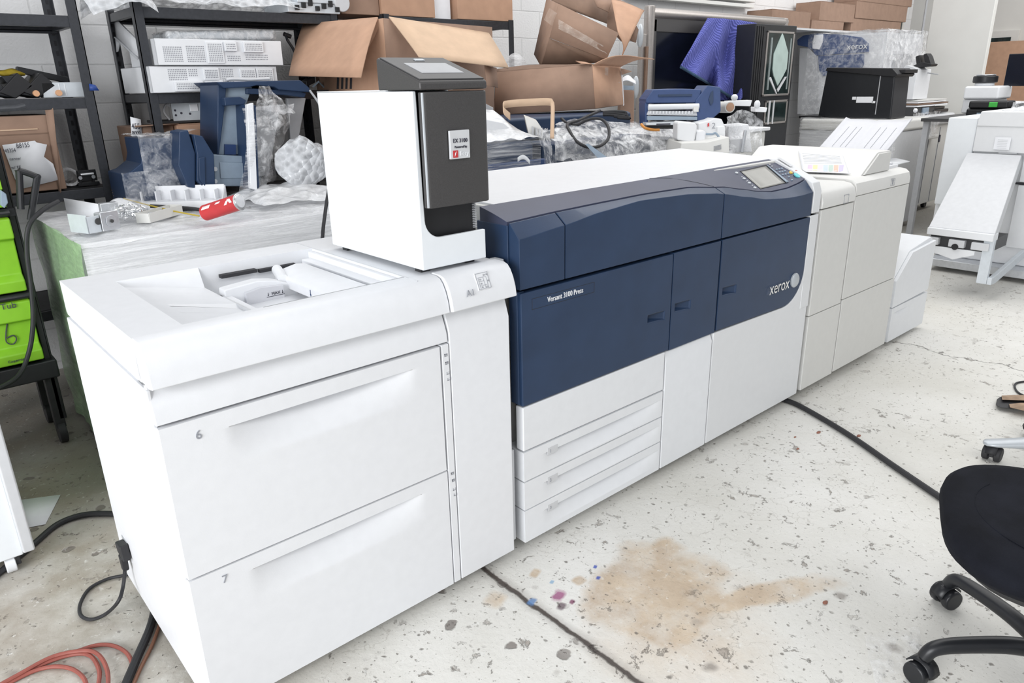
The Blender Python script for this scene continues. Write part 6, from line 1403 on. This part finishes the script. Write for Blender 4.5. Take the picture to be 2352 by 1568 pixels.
part('base', MB().prism([hp(2093, 156), (hp(2112, 163)[0], 1.60), hp(2142, 152), hp(2145, 147), hp(2125, 142), hp(2108, 148)], 'x', 8.6, 8.78), 'black', t, bevel=.006)
part('prong', MB().prism([hp(2108, 150), hp(2106, 130), hp(2116, 126), hp(2119, 146)], 'x', 8.62, 8.74), 'black', t, bevel=.006)
part('prong', MB().prism([hp(2127, 144), hp(2124, 125), hp(2132, 122), hp(2137, 130), hp(2143, 150)], 'x', 8.62, 8.74), 'black', t, bevel=.006)
part('rod', MB().cyl(at(2128, 167, x=8.8), at(2155, 171, x=8.8), .006, 8), 'grayp', t)

# ================================================================== right: white machine with a sloping panel
t = thing('stacker_machine', 'big white machine with a long sloping panel at the right edge', 'machine', (6.5, 0.2, 0))
X = 6.2
part('cabinet', MB().box(X+.06, 7.1, -.9, .665, .1, 1.18), 'white', t, bevel=.012)
part('upper_cover', MB().box(X, 7.0, -.9, .445, .95, 1.205).prism([(.445, 1.14), (.43, 1.25), (-.9, 1.25), (-.9, 1.14)], 'x', X-.01, 7.0), 'offw', t, bevel=.008)
part('side_cover', MB().box(X+.02, 7.1, .45, .66, .52, 1.20), 'ctrlw', t, bevel=.008)
part('lower_door', MB().box(X+.03, X+.06, -.9, .10, .24, .72), 'white', t, bevel=.006)
part('door_gap', MB().box(X+.028, X+.06, -.9, .12, .722, .735), 'gap', t)
part('upper_door', MB().box(X+.03, X+.06, -.9, .10, .74, .95), 'white', t, bevel=.006)
part('grip_slot', MB().box(X-.012, X, .14, .26, .945, .955), 'grayp', t)
ls = part('notice_sticker', MB().box(X-.0125, X-.009, .195, .30, .975, 1.065), 'paper', t)
ln_ = MB()
for k in range(6): part('print_line', MB().box(X-.0135, X-.012, .215, .28, .985+.012*k, .988+.012*k), 'grayw', ls)
# sloping panel
A0, A1, B0_, B1_ = at(2222, 350, x=X-.02), at(2347, 356, x=X-.02), at(2133, 520, x=5.42), at(2286, 537, x=5.42)
def slope(u, v, off=0): return A0.lerp(A1, u).lerp(B0_.lerp(B1_, u), v) + Vector((off*.55, 0, -off*.8))
sp_ = MB(); sp_.loft([[slope(0, 0), slope(1, 0), slope(1, 0, .09), slope(0, 0, .09)], [slope(0, 1), slope(1, 1), slope(1, 1, .09), slope(0, 1, .09)]])
part('sloping_panel', sp_, 'grayw', t, bevel=.006)
y0, y1 = B0_.y, B1_.y
part('end_bar', MB().box(5.40, 5.50, y1, y0, B1_.z-.055, B1_.z-.004), 'white', t, bevel=.005)
part('dark_throat', MB().box(5.44, 5.8, y1+.02, y0-.02, B1_.z-.14, B1_.z-.055), 'char2', t)
for a, c in ((.0, .20), (.36, .60), (.70, .96)): part('roller_cover', MB().box(5.40, 5.46, y0-(y0-y1)*c, y0-(y0-y1)*a, B1_.z-.125, B1_.z-.072), 'grayw', t, bevel=.004)
part('sensor', MB().cyl((5.395, y0-(y0-y1)*.47, B1_.z-.12), (5.41, y0-(y0-y1)*.47, B1_.z-.12), .022, 16), 'black', t)
part('apron', MB().prism([(y0-.03, B1_.z-.135), (y1+.10, B1_.z-.135), (y1+.10, B1_.z-.165), (y0-(y0-y1)*.46, B1_.z-.215), (y0-.03, B1_.z-.175)], 'x', 5.41, 5.425), 'white', t, bevel=.002)
part('support_leg', MB().box(5.42, 5.46, y1-.005, y1+.06, .12, B1_.z-.05), 'metw', t, bevel=.003)
part('support_foot', MB().prism([(5.42, .12), (5.52, .115), (6.12, .20), (6.12, .26), (5.46, .17), (5.42, .17)], 'y', y1-.035, y1-.006), 'metw', t, bevel=.003)
part('base_rail', MB().box(6.1, 6.9, -.85, .60, .04, .10), 'metal', t, bevel=.004)
for y in (-.7, .5): part('caster', MB().cyl((6.3, y-.02, .022), (6.3, y+.02, .022), .022, 14).box(6.28, 6.32, y-.02, y+.02, .02, .045), 'rubber', t)
part('blue_lamp', MB().box(X+.02, X+.03, -.04, .02, .84, .90), 'teal', t)
# film and cartridges on it
solo('film_scraps', 'scraps of clear film lying on the white machine at the right', 'plastic wrap', MB().grid(lambda u, v: Vector((6.25+.6*v, .32-.5*u, 1.252+.04*abs(noise.noise((u*6, v*5, 1))))), 30, 24).jitter(.012, 20), 'wrapc')
tb = thing('back_table', 'table behind the white machine, loaded with cartridges and a monitor', 'table', (8.6, 0.6, 0))
part('top', MB().box(7.45, 9.9, -.8, 1.32, 1.10, 1.13), 'char2', tb, bevel=.004)
for x in (7.5, 9.8):
    for y in (-.7, 1.26): part('leg', MB().box(x, x+.05, y, y+.05, 0, 1.10), 'grayp', tb)
t = thing('toner_cartridge', 'long black toner cartridge with a green handle on the back table', 'toner cartridge', at(2275, 245, x=7.6))
yl, yr = at(2226, 235, x=7.6).y, at(2322, 235, x=7.6).y; zc = 1.131
part('body', MB().box(7.55, 7.8, yr, yl, zc, zc+.09), 'smoke', t, bevel=.02)
part('drum_cover', MB().box(7.53, 7.75, yr, yl-.02, zc+.09, zc+.155), 'black', t, bevel=.015)
part('green_handle', MB().box(7.52, 7.60, at(2295, 230, x=7.55).y, at(2275, 230, x=7.55).y, zc+.10, zc+.145), 'green2', t, bevel=.006)
part('ribs', MB().box(7.535, 7.55, yr+.05, yl-.1, zc+.02, zc+.05), 'slate', t)
solo('cartridge_tray', 'dark tray under the toner cartridge', 'tray', MB().box(7.46, 7.52, at(2290, 240, x=7.48).y, at(2212, 240, x=7.48).y, 1.131, 1.15), 'black', bevel=.004)
t = thing('spare_cartridge', 'dark grey cartridge wrapped in film at the right edge', 'toner cartridge', at(2340, 240, x=7.65))
part('body', MB().box(7.6, 7.85, yr-.55, yr-.03, 1.131, 1.26), 'char2', t, bevel=.02); part('film', MB().box(7.58, 7.87, yr-.57, yr-.02, 1.131, 1.275).jitter(.01, 9), 'wrapc', t)
t = thing('desktop_printer', 'small white printer on the back table beside the pillar', 'printer', at(2265, 210, x=8.6))
yl, yr = at(2243, 190, x=8.6).y, at(2300, 190, x=8.6).y
part('body', MB().box(8.6, 9.0, yr+.03, yl+.1, 1.131, 1.27), 'grayw', t, bevel=.012); part('upper', MB().box(8.58, 9.0, yr, yl+.1, 1.272, 1.40), 'white', t, bevel=.02)
t = thing('router_puck', 'round black and silver device on the small white printer', 'device', at(2262, 170, x=8.7))
c = at(2262, 170, x=8.75); part('base', MB().cyl((8.8, c.y, 1.401), (8.8, c.y, 1.43), .09, 24), 'white', t, bevel=.006); part('ring', MB().cyl((8.8, c.y, 1.43), (8.8, c.y, 1.50), .115, 28), 'smoke', t, bevel=.012); part('dome', MB().cyl((8.8, c.y, 1.50), (8.8, c.y, 1.515), .09, 24), 'metal', t, bevel=.006)
t = thing('monitor', 'dark computer monitor cut off by the right edge', 'monitor', at(2345, 205, x=8.9))
p, q = at(2318, 124, x=8.9), at(2304, 198, x=8.9)
part('screen', MB().box(8.9, 8.94, -.65, (p.y+q.y)/2, q.z, p.z), 'dscreen', t, bevel=.006); part('stand', MB().box(8.92, 8.96, -.2, -.1, 1.16, 1.35).box(8.85, 9.05, -.3, 0, 1.131, 1.15), 'smoke', t, bevel=.004)
solo('white_folder', 'stack of white and cream papers in front of the monitor', 'papers', MB().box(8.2, 8.7, .0, at(2298, 210, x=8.3).y, 1.131, 1.19).box(8.3, 8.75, .05, at(2296, 205, x=8.3).y-.02, 1.19, 1.25), 'paper', bevel=.006)
p, q = at(2268, 97, x=12.6), at(2240, 190, x=12.6)
solo('cardboard_sheet', 'large plain cardboard sheet standing behind the monitor', 'cardboard sheet', MB().box(12.6, 12.62, .6, (p.y+q.y)/2-.02, 0, p.z), 'tan', bevel=.003)
# ================================================================== foreground right: office chair, silver chair base, floor bits
t = thing('office_chair', 'black office chair with a dark mesh seat in the right foreground', 'office chair', (1.682, -1.335, 0))
hub = Vector((1.682, -1.335, 0))
sc_, su, sv = Vector((1.612, -1.335, .475)), Vector((.93, .37, 0)).normalized(), Vector((.37, -.93, 0)).normalized()
def sq(th, n=3.2): c, s = math.cos(th), math.sin(th); return math.copysign(abs(c)**(2/n), c), math.copysign(abs(s)**(2/n), s)
rings = []
for zz, k in ((-.055, .80), (-.045, .90), (-.02, .985), (.0, 1.0), (.02, .985), (.035, .94), (.042, .84), (.040, .6), (.034, .3)):
    ring = []
    for i in range(48):
        a, c = sq(2*PI*i/48); p = sc_ + su*a*.285*k + sv*c*.285*k + UZ*zz
        if zz > 0: p.z -= .035*max(0, -a*k-.55)**1.0 + .02*max(0, c*k-.6)
        ring.append(p)
    rings.append(ring)
part('seat', MB().loft(rings), 'seat', t, smooth=60)
part('seat_seam', MB().tube([sc_ + su*.205*math.cos(x)*1.0 + sv*.215*math.sin(x) + UZ*.0405 for x in [PI*.75+PI*.95*i/30 for i in range(31)]], .0016, 6), 'seat', t)
part('seat_pan', MB().loft([[sc_ + su*a*.24*k + sv*c*.24*k + UZ*zz for a, c in [sq(2*PI*i/32) for i in range(32)]] for zz, k in ((-.085, .75), (-.075, .95), (-.055, 1.0))]), 'black', t)
part('gas_column', MB().cyl(hub+UZ*.10, hub+UZ*.38, .026, 18), 'smoke', t, bevel=.002)
part('hub', MB().cyl(hub+UZ*.075, hub+UZ*.14, .048, 24), 'smoke', t, bevel=.006)
a0 = math.atan2(-1.048+1.335, 1.819-1.682)
def caster(c, yaw, t, mat='smoke', q=1.22):
    d = Vector((math.cos(yaw), math.sin(yaw), 0)); s = Vector((-d.y, d.x, 0)); c = Vector(c)
    ca = part('caster', MB().obox(c+UZ*.036*q, s*.008*q, d*.018*q, UZ*.02*q), mat, t, bevel=.004)
    for k in (-1, 1): part('wheel', MB().cyl(c+UZ*.026*q+s*.007*q*k, c+UZ*.026*q+s*.028*q*k, .0258*q, 24), mat, ca, bevel=.007)
    part('hood', MB().loft([[c + s*w + d*(.030*q*math.cos(x)) + UZ*q*(.027+.031*math.sin(x)) for x in [PI*.05+PI*.8*i/12 for i in range(13)]] for w in (-.016*q, .016*q)], False, False), mat, ca, solid=.004)
    part('stem', MB().cyl(c+UZ*.05, c+UZ*.085, .011, 12), 'black', ca)
for k in range(5):
    a = a0 + k*2*PI/5; d = Vector((math.cos(a), math.sin(a), 0)); tip = hub + d*.318
    path = spline([hub+UZ*.105+d*.03, hub+d*.12+UZ*.118, hub+d*.24+UZ*.115, hub+d*.297+UZ*.103, tip+UZ*.074], 7)
    n_ = len(path); part('leg', MB().tube(path, [.024-.007*i/n_ for i in range(n_)], 14), 'smoke', t, smooth=60)
    caster(tip, a+PI/2+.5*k, t)
# silver chair base behind it
t = thing('chair_base', 'silver star-shaped chair base with black casters at the right edge', 'chair base', (3.055, -1.114, 0))
hub2 = Vector((3.055, -1.114, 0)); c1 = Vector((2.912, -.845, 0)); a1 = math.atan2(c1.y-hub2.y, c1.x-hub2.x)
for k in range(5):
    a = a1 + k*2*PI/5; d = Vector((math.cos(a), math.sin(a), 0)); s = Vector((-d.y, d.x, 0)); rings = []
    for r, w, z0, z1 in ((.03, .05, .075, .15), (.12, .042, .075, .135), (.24, .036, .07, .105), (.30, .034, .066, .092), (.335, .028, .066, .086), (.345, .012, .068, .082)):
        rings.append([hub2 + d*r + s*w*math.cos(x)*1.0 + UZ*((z0+z1)/2 + (z1-z0)/2*math.sin(x)) for x in [2*PI*i/16 for i in range(16)]])
    part('leg', MB().loft(rings), 'silver', t, smooth=60)
    caster(hub2 + d*.305, a+1.1, t, 'rubber')
part('hub', MB().cyl(hub2+UZ*.06, hub2+UZ*.17, .05, 22), 'silver', t, bevel=.006)
part('gas_column', MB().cyl(hub2+UZ*.17, hub2+UZ*.42, .025, 16), 'smoke', t)
# broken arm rest
t = thing('broken_armrest', 'black arm rest with splintered brown wood lying beyond the silver chair base', 'broken part', at(2320, 925, z=0))
z0 = .012
part('pad', MB().loft([[at(px, py, z=zz) for px, py in ((2287, 930), (2290, 916), (2302, 909), (2330, 908), (2380, 914), (2380, 935), (2330, 938), (2300, 936))] for zz in (.0, .012, .022)]), 'rubber', t, bevel=.004)
part('splinter', MB().loft([[at(px, py, z=zz) for px, py in ((2300, 908), (2330, 906), (2400, 908), (2400, 920), (2302, 918))] for zz in (.024, .034)]).jitter(.004, 40), 'wood', t)
part('splinter', MB().loft([[at(px, py, z=zz) for px, py in ((2318, 928), (2345, 924), (2400, 926), (2400, 950), (2350, 942), (2320, 936))] for zz in (.020, .034)]).jitter(.004, 40), 'wood', t)
solo('thin_cable', 'thin black cable bowing over the floor at the right edge', 'cable', MB().tube(spline([at(2400, 872, z=.006), at(2352, 876, z=.006), at(2334, 880, z=.006), at(2331, 890, z=.006), at(2345, 905, z=.006), at(2400, 925, z=.006)], 8), .005, 8), 'rubber')
solo('long_cable', 'long black rubber cable running from under the press across the floor', 'cable', MB().tube(spline([(2.83, .25, .013), (2.835, .04, .013), (2.807, -.084, .013), (2.688, -.351, .013), (2.549, -.597, .013), (2.441, -.794, .013), (2.30, -1.05, .013), (2.1, -1.4, .013)], 8), .0125, 10), 'rubber')
solo('film_sheet', 'crumpled clear plastic film on the floor beside the front caster', 'plastic wrap', MB().grid(lambda u, v: at(1985+125*u+30*v, 1460+140*v-20*u+10*u*v, z=.004) + UZ*(.012*abs(noise.noise((u*6, v*6, 2)))), 30, 26).jitter(.004, 30), 'wrapd')
G = 'red chips scattered round the black cable'
chips_ = [((1880, 994), .016, 'largest red chip left of the long black cable'), ((1972, 1001), .015, 'red chip right of the long black cable'), ((1832, 1031), .010, 'small red chip nearest the press, below the largest one'), ((1826, 1004), .009, 'tiny red chip between the press and the largest red chip')]
for (px, py), s, lab in chips_:
    p = at(px, py, z=0); s *= .7; solo('brick_chip', lab, 'chip', MB().sphere(p+UZ*s*.25, s, 1.3, .7, .3, 10, 6).jitter(s*.3, 60), 'brick', G)
p = at(1896, 1385, z=0); solo('brick_chip', 'lone red chip in the middle of the stained floor', 'chip', MB().sphere(p+UZ*.003, .009, 1.3, .7, .3, 10, 6).jitter(.003, 60), 'brick', G)
# ------------------------------------------------------------------ light: open garage door at the left, overhead light, added fills
wd = bpy.data.worlds.new('daylight'); scene.world = wd; wd.use_nodes = True
bg = wd.node_tree.nodes['Background']; bg.inputs['Color'].default_value = (0.93, 0.96, 1.0, 1); bg.inputs['Strength'].default_value = 0.45
def area(name, loc, target, sx, sy, power, col=(1, 1, 1)):
    ld = bpy.data.lights.new(name, 'AREA'); ld.shape = 'RECTANGLE'; ld.size = sx; ld.size_y = sy; ld.energy = power; ld.color = col
    o = bpy.data.objects.new(name, ld); COL.objects.link(o); o.location = loc
    o.rotation_euler = (Vector(target)-Vector(loc)).to_track_quat('-Z', 'Y').to_euler(); return o
area('garage_door_light', (-3.9, -1.5, 1.9), (0.6, 0.2, 0.7), 3.2, 2.6, 275, (0.97, 0.985, 1.0))
area('front_fill_light', (1.2, -4.2, 4.6), (1.8, 0.3, 0.4), 5, 2.4, 85, (1.0, 0.99, 0.97))  # added soft fill from high on the camera side
area('overhead_light', (4.2, 1.7, 4.2), (4.0, 0.9, 0), 7, 4, 165, (1.0, 0.99, 0.97))
area('overhead_light', (9.5, -0.5, 4.2), (9.8, 1.4, 0.6), 5, 3, 150, (1.0, 0.99, 0.97))  # added fill that brightens the far right background
scene.view_settings.view_transform = 'Standard'
scene.view_settings.look = 'None'
scene.view_settings.exposure = 0.02
scene.view_settings.gamma = 1.0
try:
    scene.cycles.max_bounces = 6; scene.cycles.transparent_max_bounces = 16; scene.cycles.use_denoising = True
    scene.cycles.sample_clamp_indirect = 6
except Exception: pass
